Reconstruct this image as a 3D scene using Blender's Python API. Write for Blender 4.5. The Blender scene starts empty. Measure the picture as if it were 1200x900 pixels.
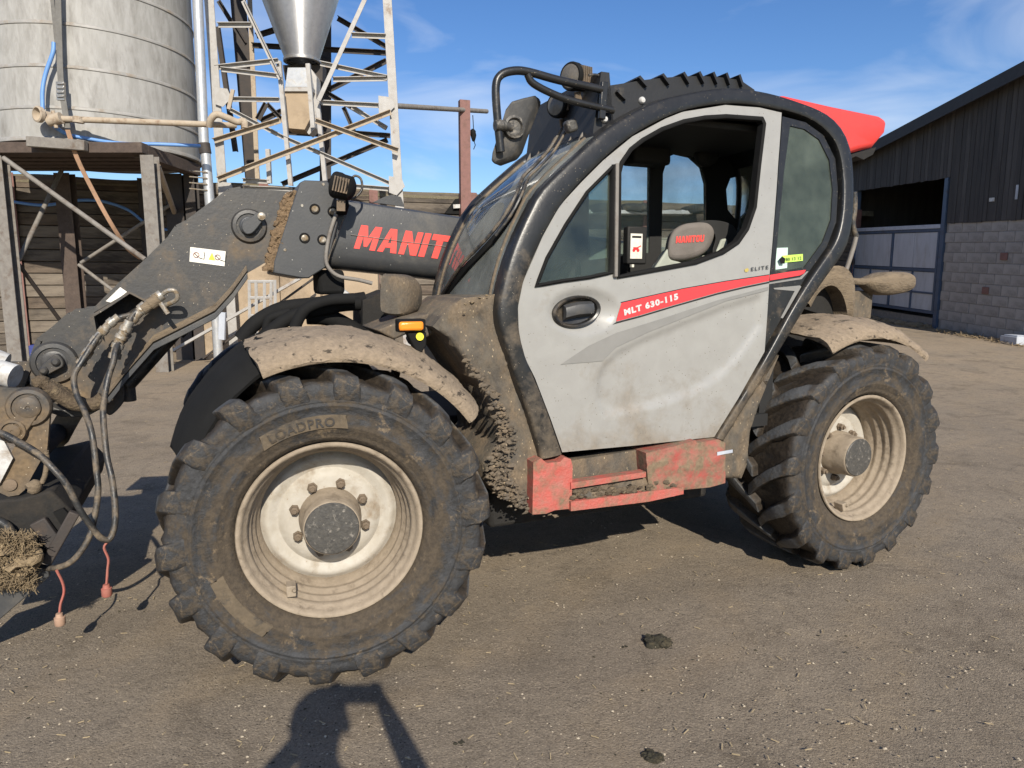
import bpy, bmesh, math, random
from mathutils import Vector, Matrix, noise
from mathutils.geometry import delaunay_2d_cdt
R = math.radians
random.seed(7)
scn = bpy.context.scene
col = scn.collection

# ------------------------------------------------------------------ camera, light, exposure
FPX, PITCH, CAMH = 810.7, 0.144512, 1.50744          # focal length in photo pixels (1200 wide), pitch down, eye height
cd = bpy.data.cameras.new('camera'); cam = bpy.data.objects.new('camera', cd); col.objects.link(cam)
cd.sensor_width = 36.0; cd.lens = 36.0 * FPX / 1200.0
cd.clip_start = 0.05; cd.clip_end = 5000
cam.location = (0, 0, CAMH); cam.rotation_euler = (math.pi / 2 - PITCH, 0, 0)
scn.camera = cam
SUN_DIR = Vector((-0.2354, 0.9720, -0.6096)).normalized()      # the way the light travels
SUN_ELEV = math.asin(-SUN_DIR.z)
sd = bpy.data.lights.new('sun', 'SUN'); sun = bpy.data.objects.new('sun', sd); col.objects.link(sun)
sd.energy = 5.0; sd.angle = R(0.5); sd.color = (1.0, 0.92, 0.79)
sun.rotation_euler = SUN_DIR.to_track_quat('-Z', 'Y').to_euler(); sun.location = (4, -10, 12)
w = bpy.data.worlds.new('World'); scn.world = w; w.use_nodes = True
wn = w.node_tree; wn.nodes.clear()
def wnode(t, **k):
    n = wn.nodes.new(t)
    for a, b in k.items(): setattr(n, a, b)
    return n
sky = wnode('ShaderNodeTexSky', sky_type='NISHITA', sun_disc=False)
sky.sun_elevation = SUN_ELEV
sky.sun_rotation = math.atan2(-SUN_DIR.x, -SUN_DIR.y)
sky.altitude = 200; sky.air_density = 1.0; sky.dust_density = 0.35; sky.ozone_density = 3.0
tc = wnode('ShaderNodeTexCoord'); mp = wnode('ShaderNodeMapping')
mp.inputs['Scale'].default_value = (1.6, 1.6, 7.0); mp.inputs['Rotation'].default_value = (R(4), R(14), R(35))
wn.links.new(tc.outputs['Generated'], mp.inputs['Vector'])
nz = wnode('ShaderNodeTexNoise'); nz.inputs['Scale'].default_value = 1.5; nz.inputs['Detail'].default_value = 7; nz.inputs['Distortion'].default_value = 0.6
wn.links.new(mp.outputs['Vector'], nz.inputs['Vector'])
rp = wnode('ShaderNodeValToRGB'); rp.color_ramp.elements[0].position = 0.47; rp.color_ramp.elements[1].position = 0.72
rp.color_ramp.elements[1].color = (0.5, 0.5, 0.5, 1)
wn.links.new(nz.outputs['Fac'], rp.inputs['Fac'])
mx = wnode('ShaderNodeMix', data_type='RGBA'); mx.inputs['B'].default_value = (7.0, 7.4, 8.0, 1)
hs = wnode('ShaderNodeHueSaturation'); hs.inputs['Hue'].default_value = 0.509; hs.inputs['Saturation'].default_value = 1.22; hs.inputs['Value'].default_value = 1.0
wn.links.new(sky.outputs['Color'], hs.inputs['Color'])
wn.links.new(rp.outputs['Color'], mx.inputs['Factor']); wn.links.new(hs.outputs['Color'], mx.inputs['A'])
bg = wnode('ShaderNodeBackground'); bg.inputs['Strength'].default_value = 0.104
out = wnode('ShaderNodeOutputWorld')
wn.links.new(mx.outputs['Result'], bg.inputs['Color']); wn.links.new(bg.outputs['Background'], out.inputs['Surface'])
scn.view_settings.view_transform = 'Standard'; scn.view_settings.look = 'None'
scn.view_settings.gamma = 1.0; scn.view_settings.use_curve_mapping = False
scn.view_settings.exposure = 0.38
scn.cycles.max_bounces = 8; scn.cycles.transparent_max_bounces = 12

# ------------------------------------------------------------------ where a point of the photograph lies on a known plane
_c, _s = math.cos(PITCH), math.sin(PITCH)
def ray(px, py):
    a = (px - 600) / FPX; b = (450 - py) / FPX
    return Vector((a, _c + b * _s, -_s + b * _c))
EYE = Vector((0, 0, CAMH))
def at_D(px, py, D):                                  # on the vertical plane D metres ahead
    r = ray(px, py); return EYE + r * (D / r.y)
def on_ground(px, py, z=0.0):
    r = ray(px, py); return EYE + r * ((z - CAMH) / r.z)
PSI = R(23.1827)                                      # heading of the telehandler in the yard
EX = Vector((math.cos(PSI), math.sin(PSI), 0)); EY = Vector((-math.sin(PSI), math.cos(PSI), 0))
ORG = Vector((-0.72257961, 2.64371193, 0)) + 0.9 * EY # middle of its front axle, on the ground
def V(px, py, y=-1.0):                                # telehandler frame (x rearward, y away from us, z up), plane y = const
    r = ray(px, py); o = EYE - ORG
    ol = Vector((o.dot(EX), o.dot(EY), o.z)); rl = Vector((r.dot(EX), r.dot(EY), r.z))
    return ol + rl * ((y - ol.y) / rl.y)
def yside(x, z):                                      # bowed side of the cab
    return -1.03 + 0.09 * max(0.0, (z - 1.15) / 1.15) ** 2 + 0.05 * max(0.0, (1.0 - x) / 0.5) ** 2 * 0.5
def S(px, py, off=0.0):
    y = -1.0
    for _ in range(7):
        P = V(px, py, y); y = yside(P.x, P.z) + off
    return V(px, py, y)

# ------------------------------------------------------------------ materials
def lnk(nt, a, b): nt.links.new(a, b)
def wm(name, c1, c2=None, dirt=None, lo=0.45, hi=0.65, scale=5.0, rough=0.6, drough=0.95, metal=0.0, bump=0.15, bscale=70.0,
       spec=0.5, var=0.25, stretch=(1, 1, 1), zmud=None, speck=None):
    """paint / metal / soil with cloudy variation, patchy dried dirt, fine relief; zmud=(z0,z1): more dirt low down"""
    m = bpy.data.materials.new(name); m.use_nodes = True; nt = m.node_tree; N = nt.nodes
    b = N['Principled BSDF']
    t = N.new('ShaderNodeTexCoord'); mpn = N.new('ShaderNodeMapping'); mpn.inputs['Scale'].default_value = stretch
    lnk(nt, t.outputs['Object'], mpn.inputs['Vector'])
    def nzn(sc, det=6, dist=0.0, rgh=0.6):
        n = N.new('ShaderNodeTexNoise'); n.inputs['Scale'].default_value = sc; n.inputs['Detail'].default_value = det
        n.inputs['Distortion'].default_value = dist; n.inputs['Roughness'].default_value = rgh
        lnk(nt, mpn.outputs['Vector'], n.inputs['Vector']); return n
    c2 = c2 or tuple(x * (1 - var) for x in c1)
    n1 = nzn(scale * 2.3, 8, 0.4)
    r1 = N.new('ShaderNodeMapRange'); r1.inputs['From Min'].default_value = 0.35; r1.inputs['From Max'].default_value = 0.65
    lnk(nt, n1.outputs['Fac'], r1.inputs['Value'])
    m1 = N.new('ShaderNodeMix'); m1.data_type = 'RGBA'
    m1.inputs['A'].default_value = (*c1, 1); m1.inputs['B'].default_value = (*c2, 1)
    lnk(nt, r1.outputs['Result'], m1.inputs['Factor'])
    colr = m1.outputs['Result']; fac = None
    nf = nzn(bscale, 5)
    if dirt:
        n2 = nzn(scale, 10, 0.25, 0.68)
        src = n2.outputs['Fac']
        if zmud:
            sx = N.new('ShaderNodeSeparateXYZ'); lnk(nt, t.outputs['Object'], sx.inputs['Vector'])
            mr = N.new('ShaderNodeMapRange'); mr.inputs['From Min'].default_value = zmud[0]; mr.inputs['From Max'].default_value = zmud[1]
            mr.inputs['To Min'].default_value = 0.22; mr.inputs['To Max'].default_value = 0.0
            lnk(nt, sx.outputs['Z'], mr.inputs['Value'])
            ad = N.new('ShaderNodeMath'); ad.operation = 'ADD'; lnk(nt, src, ad.inputs[0]); lnk(nt, mr.outputs['Result'], ad.inputs[1]); src = ad.outputs[0]
        r2 = N.new('ShaderNodeMapRange'); r2.inputs['From Min'].default_value = lo; r2.inputs['From Max'].default_value = hi
        lnk(nt, src, r2.inputs['Value']); fac = r2.outputs['Result']
        dm = N.new('ShaderNodeMix'); dm.data_type = 'RGBA'
        dm.inputs['A'].default_value = (*dirt, 1); dm.inputs['B'].default_value = (*[x * 0.62 for x in dirt], 1)
        rf = N.new('ShaderNodeMapRange'); rf.inputs['From Min'].default_value = 0.35; rf.inputs['From Max'].default_value = 0.7
        lnk(nt, nf.outputs['Fac'], rf.inputs['Value']); lnk(nt, rf.outputs['Result'], dm.inputs['Factor'])
        m2 = N.new('ShaderNodeMix'); m2.data_type = 'RGBA'; lnk(nt, fac, m2.inputs['Factor'])
        lnk(nt, colr, m2.inputs['A']); lnk(nt, dm.outputs['Result'], m2.inputs['B']); colr = m2.outputs['Result']
        rr = N.new('ShaderNodeMapRange'); rr.inputs['To Min'].default_value = rough; rr.inputs['To Max'].default_value = drough
        lnk(nt, fac, rr.inputs['Value']); lnk(nt, rr.outputs['Result'], b.inputs['Roughness'])
        if metal:
            mm = N.new('ShaderNodeMapRange'); mm.inputs['To Min'].default_value = metal; mm.inputs['To Max'].default_value = 0
            lnk(nt, fac, mm.inputs['Value']); lnk(nt, mm.outputs['Result'], b.inputs['Metallic'])
    else:
        b.inputs['Roughness'].default_value = rough; b.inputs['Metallic'].default_value = metal
    if speck:                                          # (colour, scale, threshold): small chips, splashes, straw bits
        v = N.new('ShaderNodeTexVoronoi'); v.inputs['Scale'].default_value = speck[1]; v.inputs['Randomness'].default_value = 1
        lnk(nt, mpn.outputs['Vector'], v.inputs['Vector'])
        sr = N.new('ShaderNodeMapRange'); sr.inputs['From Min'].default_value = speck[2]; sr.inputs['From Max'].default_value = speck[2] * 0.7
        lnk(nt, v.outputs['Distance'], sr.inputs['Value'])
        n3 = nzn(speck[1] * 0.35, 3); gr = N.new('ShaderNodeMath'); gr.operation = 'GREATER_THAN'; gr.inputs[1].default_value = 0.52
        lnk(nt, n3.outputs['Fac'], gr.inputs[0])
        ml = N.new('ShaderNodeMath'); ml.operation = 'MULTIPLY'; lnk(nt, sr.outputs['Result'], ml.inputs[0]); lnk(nt, gr.outputs[0], ml.inputs[1])
        m3 = N.new('ShaderNodeMix'); m3.data_type = 'RGBA'; lnk(nt, ml.outputs[0], m3.inputs['Factor'])
        lnk(nt, colr, m3.inputs['A']); m3.inputs['B'].default_value = (*speck[0], 1); colr = m3.outputs['Result']
    lnk(nt, colr, b.inputs['Base Color']); b.inputs['Specular IOR Level'].default_value = spec
    if bump:
        bp = N.new('ShaderNodeBump'); bp.inputs['Strength'].default_value = bump; bp.inputs['Distance'].default_value = 0.02
        if fac is not None:
            am = N.new('ShaderNodeMath'); am.operation = 'MULTIPLY_ADD'; lnk(nt, fac, am.inputs[0]); am.inputs[1].default_value = 0.25; lnk(nt, nf.outputs['Fac'], am.inputs[2])
            lnk(nt, am.outputs[0], bp.inputs['Height'])
        else: lnk(nt, nf.outputs['Fac'], bp.inputs['Height'])
        lnk(nt, bp.outputs['Normal'], b.inputs['Normal'])
    return m
def glass(name, tint, dust, dlo=0.45, dhi=0.8, dmax=0.35):
    m = bpy.data.materials.new(name); m.use_nodes = True; nt = m.node_tree; N = nt.nodes; N.clear()
    o = N.new('ShaderNodeOutputMaterial'); tr = N.new('ShaderNodeBsdfTransparent'); tr.inputs['Color'].default_value = (*tint, 1)
    gl = N.new('ShaderNodeBsdfGlossy'); gl.inputs['Roughness'].default_value = 0.02
    fr = N.new('ShaderNodeFresnel'); fr.inputs['IOR'].default_value = 1.5
    a = N.new('ShaderNodeMixShader'); lnk(nt, fr.outputs[0], a.inputs[0]); lnk(nt, tr.outputs[0], a.inputs[1]); lnk(nt, gl.outputs[0], a.inputs[2])
    df = N.new('ShaderNodeBsdfDiffuse'); df.inputs['Color'].default_value = (*dust, 1)
    t = N.new('ShaderNodeTexCoord'); n = N.new('ShaderNodeTexNoise'); n.inputs['Scale'].default_value = 3.5; n.inputs['Detail'].default_value = 10; n.inputs['Roughness'].default_value = 0.62
    lnk(nt, t.outputs['Object'], n.inputs['Vector'])
    r = N.new('ShaderNodeMapRange'); r.inputs['From Min'].default_value = dlo; r.inputs['From Max'].default_value = dhi
    r.inputs['To Min'].default_value = 0.04; r.inputs['To Max'].default_value = dmax; lnk(nt, n.outputs['Fac'], r.inputs['Value'])
    b = N.new('ShaderNodeMixShader'); lnk(nt, r.outputs['Result'], b.inputs[0]); lnk(nt, a.outputs[0], b.inputs[1]); lnk(nt, df.outputs[0], b.inputs[2])
    lnk(nt, b.outputs[0], o.inputs['Surface']); return m
TAN = (0.25, 0.185, 0.12); MUD = (0.17, 0.125, 0.08); DKMUD = (0.075, 0.055, 0.036)
M = {}
M['door'] = wm('door_grey_paint', (0.285, 0.282, 0.268), (0.262, 0.258, 0.245), (0.20, 0.16, 0.112), 0.60, 0.98, 5.5, 0.30, 0.8, bump=0.02, bscale=40, zmud=(0.75, 1.25), speck=((0.10, 0.075, 0.05), 60, 0.13))
M['black'] = wm('black_paint', (0.012, 0.012, 0.012), (0.018, 0.018, 0.018), (0.17, 0.13, 0.085), 0.60, 0.95, 9, 0.36, 0.95, bump=0.05, zmud=(0.9, 1.75), speck=((0.3, 0.25, 0.18), 90, 0.14))
M['roofblack'] = wm('black_roof_plastic', (0.014, 0.014, 0.015), None, (0.2, 0.16, 0.11), 0.6, 0.95, 6, 0.5, 0.95, bump=0.05)
M['inside'] = wm('cab_interior_plastic', (0.012, 0.012, 0.012), rough=0.7, bump=0.03)
M['void'] = wm('dark_underside', (0.012, 0.011, 0.010), None, (0.05, 0.04, 0.03), 0.5, 0.75, 7, 0.85, 1.0, bump=0.2)
M['rubberblack'] = wm('black_rubber_flap', (0.010, 0.010, 0.010), rough=0.85, bump=0.12, bscale=25, spec=0.2)
M['boom'] = wm('boom_dark_grey_paint', (0.043, 0.045, 0.048), (0.052, 0.053, 0.055), (0.16, 0.14, 0.11), 0.52, 0.98, 4, 0.42, 0.9, bump=0.05, bscale=90, speck=((0.5, 0.48, 0.43), 38, 0.09))
M['head'] = wm('boom_head_dusty_paint', (0.033, 0.033, 0.034), (0.045, 0.042, 0.038), (0.18, 0.128, 0.076), 0.53, 0.80, 4.5, 0.45, 0.95, bump=0.06, bscale=60, zmud=(0.75, 1.5), speck=((0.42, 0.36, 0.27), 60, 0.12))
M['tan'] = wm('dried_tan_mud', (0.19, 0.146, 0.098), (0.14, 0.108, 0.073), DKMUD, 0.52, 0.70, 11, 0.95, 0.95, bump=0.5, bscale=70, stretch=(0.6, 1, 1.8))
M['fender'] = wm('mud_crusted_mudguard', (0.265, 0.206, 0.145), (0.195, 0.152, 0.107), (0.06, 0.047, 0.034), 0.575, 0.625, 21, 0.95, 0.95, bump=0.4, bscale=80, stretch=(1.0, 0.55, 1.6))
M['mudbrown'] = wm('brown_mud', (0.22, 0.15, 0.085), (0.15, 0.10, 0.058), DKMUD, 0.58, 0.7, 25, 0.96, 0.96, bump=0.8, bscale=90)
M['mud'] = wm('caked_straw_mud', (0.13, 0.098, 0.064), (0.08, 0.058, 0.038), (0.21, 0.16, 0.10), 0.52, 0.62, 22, 0.97, 0.97, bump=0.8, bscale=95)
M['cowl'] = wm('mud_smeared_black_panel', (0.10, 0.085, 0.065), (0.06, 0.052, 0.043), (0.175, 0.132, 0.088), 0.42, 0.62, 9, 0.8, 0.97, bump=0.35, bscale=110, stretch=(1, 1, 0.55), speck=((0.32, 0.25, 0.16), 75, 0.2))
M['redp'] = wm('red_paint_muddy', (0.34, 0.068, 0.055), (0.29, 0.085, 0.068), (0.2, 0.148, 0.095), 0.36, 0.58, 14, 0.55, 0.95, bump=0.25, bscale=60)
M['redstep'] = wm('red_step_scraped', (0.42, 0.085, 0.066), (0.36, 0.12, 0.095), (0.2, 0.15, 0.095), 0.45, 0.66, 12, 0.6, 0.95, bump=0.3, bscale=90)
M['redhood'] = wm('clean_red_panel', (0.66, 0.048, 0.042), (0.60, 0.052, 0.044), rough=0.45, bump=0.02, var=0.05)
M['rubber'] = wm('tyre_rubber_muddy', (0.030, 0.030, 0.031), (0.015, 0.015, 0.016), (0.125, 0.092, 0.058), 0.49, 0.64, 9, 0.72, 0.95, bump=0.35, bscale=45, speck=((0.27, 0.2, 0.12), 60, 0.13))
M['carcass'] = wm('tread_base_mud', (0.085, 0.064, 0.043), (0.055, 0.042, 0.03), (0.14, 0.105, 0.07), 0.5, 0.66, 14, 0.9, 0.97, bump=0.9, bscale=40, speck=((0.33, 0.26, 0.16), 70, 0.14))
M['lug'] = wm('tread_lug_rubber', (0.036, 0.037, 0.039), (0.018, 0.018, 0.019), (0.125, 0.092, 0.058), 0.55, 0.66, 10, 0.62, 0.95, bump=0.5, bscale=42, speck=((0.24, 0.18, 0.11), 55, 0.12))
M['sidewall'] = wm('dusty_tyre_sidewall', (0.098, 0.075, 0.050), (0.066, 0.052, 0.037), (0.025, 0.024, 0.023), 0.47, 0.62, 6, 0.9, 0.7, bump=0.2, bscale=50, speck=((0.25, 0.19, 0.12), 55, 0.12))
M['rim'] = wm('dusty_cream_rim', (0.295, 0.24, 0.178), (0.235, 0.19, 0.138), (0.12, 0.09, 0.06), 0.54, 0.76, 14, 0.8, 0.95, bump=0.15, bscale=70)
M['disc'] = wm('white_wheel_disc', (0.40, 0.375, 0.33), (0.345, 0.315, 0.265), (0.24, 0.175, 0.11), 0.52, 0.76, 9, 0.6, 0.95, bump=0.08, bscale=60, speck=((0.2, 0.12, 0.07), 45, 0.1))
M['hub'] = wm('worn_black_hub_cap', (0.045, 0.043, 0.040), (0.075, 0.07, 0.062), (0.26, 0.235, 0.2), 0.56, 0.66, 34, 0.5, 0.8, bump=0.2, bscale=60)
M['nut'] = wm('dirty_wheel_nut', (0.17, 0.125, 0.085), (0.11, 0.085, 0.06), rough=0.8, bump=0.2)
M['steel'] = wm('bare_steel', (0.42, 0.41, 0.39), (0.3, 0.28, 0.25), (0.2, 0.14, 0.08), 0.55, 0.7, 20, 0.35, 0.9, metal=0.7, bump=0.1)
M['plated'] = wm('zinc_fitting', (0.45, 0.43, 0.39), (0.32, 0.30, 0.26), (0.2, 0.145, 0.085), 0.42, 0.58, 26, 0.35, 0.9, metal=0.6, bump=0.1)
M['hose'] = wm('black_hydraulic_hose', (0.022, 0.023, 0.024), (0.035, 0.035, 0.035), (0.19, 0.15, 0.105), 0.45, 0.64, 13, 0.38, 0.9, bump=0.15, bscale=120)
M['white'] = wm('white_sticker', (0.72, 0.70, 0.64), (0.64, 0.61, 0.54), (0.3, 0.23, 0.15), 0.6, 0.8, 25, 0.5, 0.9, bump=0.03)
M['whitep'] = wm('white_paint_chalky', (0.52, 0.52, 0.51), (0.44, 0.435, 0.42), (0.24, 0.18, 0.12), 0.5, 0.72, 10, 0.5, 0.9, bump=0.05)
M['letter'] = wm('red_lettering', (0.78, 0.065, 0.055), (0.72, 0.075, 0.06), rough=0.5, bump=0.02, var=0.1)
M['stripe'] = wm('red_stripe_decal', (0.72, 0.045, 0.05), (0.66, 0.045, 0.05), rough=0.35, bump=0.0, var=0.06)
M['decalshadegrey'] = wm('mid_grey_decal_and_shade', (0.215, 0.211, 0.20), rough=0.35, bump=0.0, var=0.1)  # print grey, also used to paint the shade of the door crease
M['decalblack'] = wm('black_decal', (0.015, 0.015, 0.015), rough=0.4, bump=0.0)
M['gold'] = wm('gold_decal', (0.45, 0.36, 0.10), rough=0.4, bump=0.0)
M['orange'] = wm('amber_lens', (0.80, 0.27, 0.02), (0.75, 0.23, 0.02), rough=0.25, bump=0.1, bscale=200, var=0.1)
M['yellow'] = wm('yellow_dot', (0.85, 0.75, 0.05), rough=0.5, bump=0.0)
M['lime'] = wm('lime_sticker', (0.50, 0.75, 0.12), rough=0.5, bump=0.0)
M['mint'] = wm('pale_mint_paper', (0.52, 0.68, 0.60), rough=0.6, bump=0.0)
M['seat'] = wm('grey_seat_cloth', (0.16, 0.14, 0.125), (0.13, 0.115, 0.10), rough=0.95, bump=0.25, bscale=220)
M['seatpale'] = wm('sage_seat_bolster', (0.36, 0.38, 0.32), rough=0.9, bump=0.1, bscale=150)
M['lamp'] = wm('lamp_lens_dusty', (0.14, 0.125, 0.105), (0.10, 0.09, 0.075), (0.22, 0.18, 0.13), 0.5, 0.75, 25, 0.35, 0.9, bump=0.1)
M['redcap'] = wm('red_dust_cap', (0.36, 0.10, 0.08), (0.31, 0.12, 0.09), rough=0.7, bump=0.1)
M['palecap'] = wm('faded_dust_cap', (0.38, 0.25, 0.175), (0.32, 0.2, 0.14), rough=0.7, bump=0.1)
M['straw'] = wm('straw_clump', (0.31, 0.235, 0.14), (0.19, 0.14, 0.085), DKMUD, 0.6, 0.7, 18, 0.97, 0.97, bump=0.9, bscale=80)

M['glassfar'] = glass('clear_cab_glass', (0.88, 0.93, 0.94), (0.34, 0.39, 0.34), 0.15, 0.8, 0.42)
M['glassdark'] = glass('tinted_quarter_glass', (0.32, 0.39, 0.35), (0.18, 0.215, 0.18), 0.20, 0.85, 0.58)  # green dust colour also paints in the reflection on the rear quarter pane
M['glassquar'] = glass('green_tinted_glass', (0.62, 0.70, 0.67), (0.20, 0.225, 0.195), 0.35, 0.85, 0.25)
M['glasswind'] = glass('windscreen_glass', (0.78, 0.83, 0.83), (0.42, 0.44, 0.41), 0.22, 0.8, 0.52)  # pale dust layer doubles as painted hazy reflection to brighten the screen
# yard and buildings
M['galv'] = wm('galvanised_sheet', (0.78, 0.79, 0.81), (0.68, 0.69, 0.71), (0.36, 0.33, 0.28), 0.6, 0.9, 5, 0.48, 0.55, metal=0.85, bump=0.04, bscale=30)
M['galvpipe'] = wm('galvanised_pipe', (0.50, 0.51, 0.52), (0.42, 0.43, 0.44), (0.38, 0.33, 0.26), 0.55, 0.8, 6, 0.4, 0.8, metal=0.5, bump=0.05)
M['tank'] = wm('weathered_tank_sheet', (0.335, 0.33, 0.318), (0.265, 0.26, 0.245), (0.22, 0.21, 0.195), 0.48, 0.72, 2.2, 0.68, 0.9, metal=0.0, bump=0.08, bscale=14, stretch=(2.0, 2.0, 0.55))
M['seam'] = wm('tank_seam', (0.31, 0.30, 0.285), (0.25, 0.245, 0.23), (0.26, 0.21, 0.16), 0.5, 0.7, 3, 0.6, 0.9, metal=0.1, bump=0.1)
M['lattice'] = wm('lattice_pale_steel', (0.38, 0.37, 0.355), (0.32, 0.305, 0.285), (0.26, 0.165, 0.10), 0.58, 0.74, 4, 0.6, 0.9, metal=0.1, bump=0.1)
M['rustpale'] = wm('rusty_dusty_steel', (0.33, 0.265, 0.195), (0.37, 0.315, 0.245), (0.19, 0.105, 0.06), 0.55, 0.72, 6, 0.85, 0.95, bump=0.2)
M['darksteel'] = wm('dark_steel', (0.03, 0.027, 0.026), (0.045, 0.035, 0.03), (0.10, 0.07, 0.05), 0.58, 0.8, 4, 0.7, 0.9, bump=0.1)
M['redsteel'] = wm('red_oxide_steel', (0.20, 0.10, 0.085), (0.17, 0.085, 0.075), (0.13, 0.08, 0.06), 0.5, 0.75, 5, 0.75, 0.9, bump=0.1)
M['greysteel'] = wm('grey_weathered_post', (0.20, 0.185, 0.165), (0.155, 0.14, 0.125), (0.12, 0.085, 0.06), 0.52, 0.72, 5, 0.7, 0.9, bump=0.15)
M['timber'] = wm('old_brown_timber', (0.085, 0.062, 0.050), (0.06, 0.044, 0.036), (0.13, 0.10, 0.08), 0.55, 0.75, 4, 0.9, 0.95, bump=0.35, bscale=30)
M['sleeper'] = wm('railway_sleeper_timber', (0.140, 0.116, 0.090), (0.096, 0.080, 0.064), (0.065, 0.054, 0.044), 0.48, 0.62, 2.2, 0.9, 0.95, bump=0.5, bscale=22, stretch=(0.45, 1, 2.2))
M['sleeper2'] = wm('railway_sleeper_timber_pale', (0.185, 0.155, 0.122), (0.135, 0.112, 0.089), (0.09, 0.074, 0.059), 0.5, 0.66, 2.2, 0.9, 0.95, bump=0.5, bscale=22, stretch=(0.45, 1, 2.2))
M['sleeper3'] = wm('railway_sleeper_timber_dark', (0.13, 0.10, 0.075), (0.09, 0.07, 0.052), (0.06, 0.045, 0.035), 0.48, 0.62, 2.2, 0.9, 0.95, bump=0.5, bscale=22, stretch=(0.45, 1, 2.2))
M['earth'] = wm('earth_and_moss', (0.15, 0.125, 0.085), (0.11, 0.10, 0.06), (0.19, 0.16, 0.11), 0.5, 0.6, 9, 0.97, 0.97, bump=0.9, bscale=30)
M['conc'] = wm('tan_dusty_concrete', (0.36, 0.28, 0.195), (0.31, 0.24, 0.165), (0.25, 0.19, 0.13), 0.5, 0.7, 1.5, 0.92, 0.95, bump=0.15, bscale=25)
M['blueh'] = wm('blue_water_hose', (0.10, 0.24, 0.55), (0.13, 0.27, 0.55), rough=0.5, bump=0.05)
M['strap'] = wm('orange_webbing', (0.34, 0.20, 0.12), (0.27, 0.17, 0.11), (0.2, 0.15, 0.1), 0.55, 0.75, 12, 0.9, 0.95, bump=0.2, bscale=150)
M['strapgrey'] = wm('grey_webbing', (0.16, 0.155, 0.145), rough=0.9, bump=0.2, bscale=150)
M['block'] = wm('grey_concrete_block', (0.32, 0.30, 0.28), (0.285, 0.267, 0.25), (0.22, 0.205, 0.19), 0.5, 0.68, 2.5, 0.95, 0.95, bump=0.35, bscale=60)
M['block2'] = wm('grey_concrete_block_dark', (0.295, 0.276, 0.258), (0.26, 0.243, 0.227), (0.205, 0.19, 0.177), 0.5, 0.68, 2.5, 0.95, 0.95, bump=0.35, bscale=60)
M['mortar'] = wm('mortar', (0.27, 0.252, 0.235), rough=0.95, bump=0.2)
M['board'] = wm('dark_stained_board', (0.050, 0.045, 0.042), (0.034, 0.031, 0.029), (0.075, 0.068, 0.063), 0.5, 0.7, 1.6, 0.85, 0.95, bump=0.35, bscale=30, stretch=(3, 3, 0.35))
M['board2'] = wm('dark_stained_board_greyer', (0.072, 0.065, 0.060), (0.052, 0.047, 0.044), (0.04, 0.036, 0.034), 0.5, 0.7, 1.6, 0.85, 0.95, bump=0.35, bscale=30, stretch=(3, 3, 0.35))
M['roofsheet'] = wm('dark_roof_sheet', (0.03, 0.03, 0.033), rough=0.7, bump=0.1)
M['bluesteel'] = wm('blue_gate_steel', (0.055, 0.085, 0.14), (0.045, 0.07, 0.115), (0.09, 0.075, 0.06), 0.55, 0.75, 3, 0.55, 0.9, bump=0.08)
M['panel'] = wm('pale_grey_sheet_panel', (0.42, 0.445, 0.49), (0.36, 0.385, 0.43), (0.33, 0.32, 0.31), 0.5, 0.75, 1.5, 0.5, 0.8, bump=0.03, stretch=(2, 2, 0.5))
M['railpale'] = wm('pale_gate_rail', (0.42, 0.45, 0.50), (0.33, 0.36, 0.42), (0.2, 0.17, 0.14), 0.55, 0.75, 6, 0.5, 0.9, bump=0.08)
M['bluebag'] = wm('blue_plastic_bag', (0.045, 0.06, 0.22), (0.035, 0.045, 0.16), (0.4, 0.4, 0.5), 0.62, 0.7, 9, 0.4, 0.6, bump=0.3, bscale=20)
M['hill'] = wm('far_hill', (0.05, 0.085, 0.045), (0.035, 0.06, 0.035), (0.075, 0.10, 0.055), 0.5, 0.6, 0.03, 0.95, 0.95, bump=0.0)
M['tyreold'] = wm('old_tyre_rubber', (0.04, 0.04, 0.04), None, (0.16, 0.13, 0.09), 0.5, 0.7, 5, 0.9, 0.95, bump=0.2)
M['stone'] = wm('pale_chip', (0.45, 0.385, 0.29), (0.26, 0.215, 0.155), rough=0.9, bump=0.2)
M['strawbit'] = wm('straw_bit', (0.38, 0.30, 0.18), (0.30, 0.235, 0.14), rough=0.9, bump=0.0)
M['dung'] = wm('dark_dung', (0.045, 0.040, 0.024), (0.03, 0.026, 0.016), (0.10, 0.08, 0.045), 0.5, 0.65, 30, 0.95, 0.95, bump=0.9, bscale=70)
M['jacket'] = wm('navy_jacket', (0.03, 0.035, 0.06), rough=0.9, bump=0.15, bscale=90)
M['trouser'] = wm('grey_work_trousers', (0.06, 0.06, 0.055), rough=0.9, bump=0.15, bscale=90)
M['skin'] = wm('skin', (0.52, 0.33, 0.25), (0.48, 0.28, 0.21), rough=0.55, bump=0.02, var=0.1)
M['hair'] = wm('brown_hair', (0.05, 0.032, 0.02), rough=0.7, bump=0.3, bscale=150)

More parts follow.
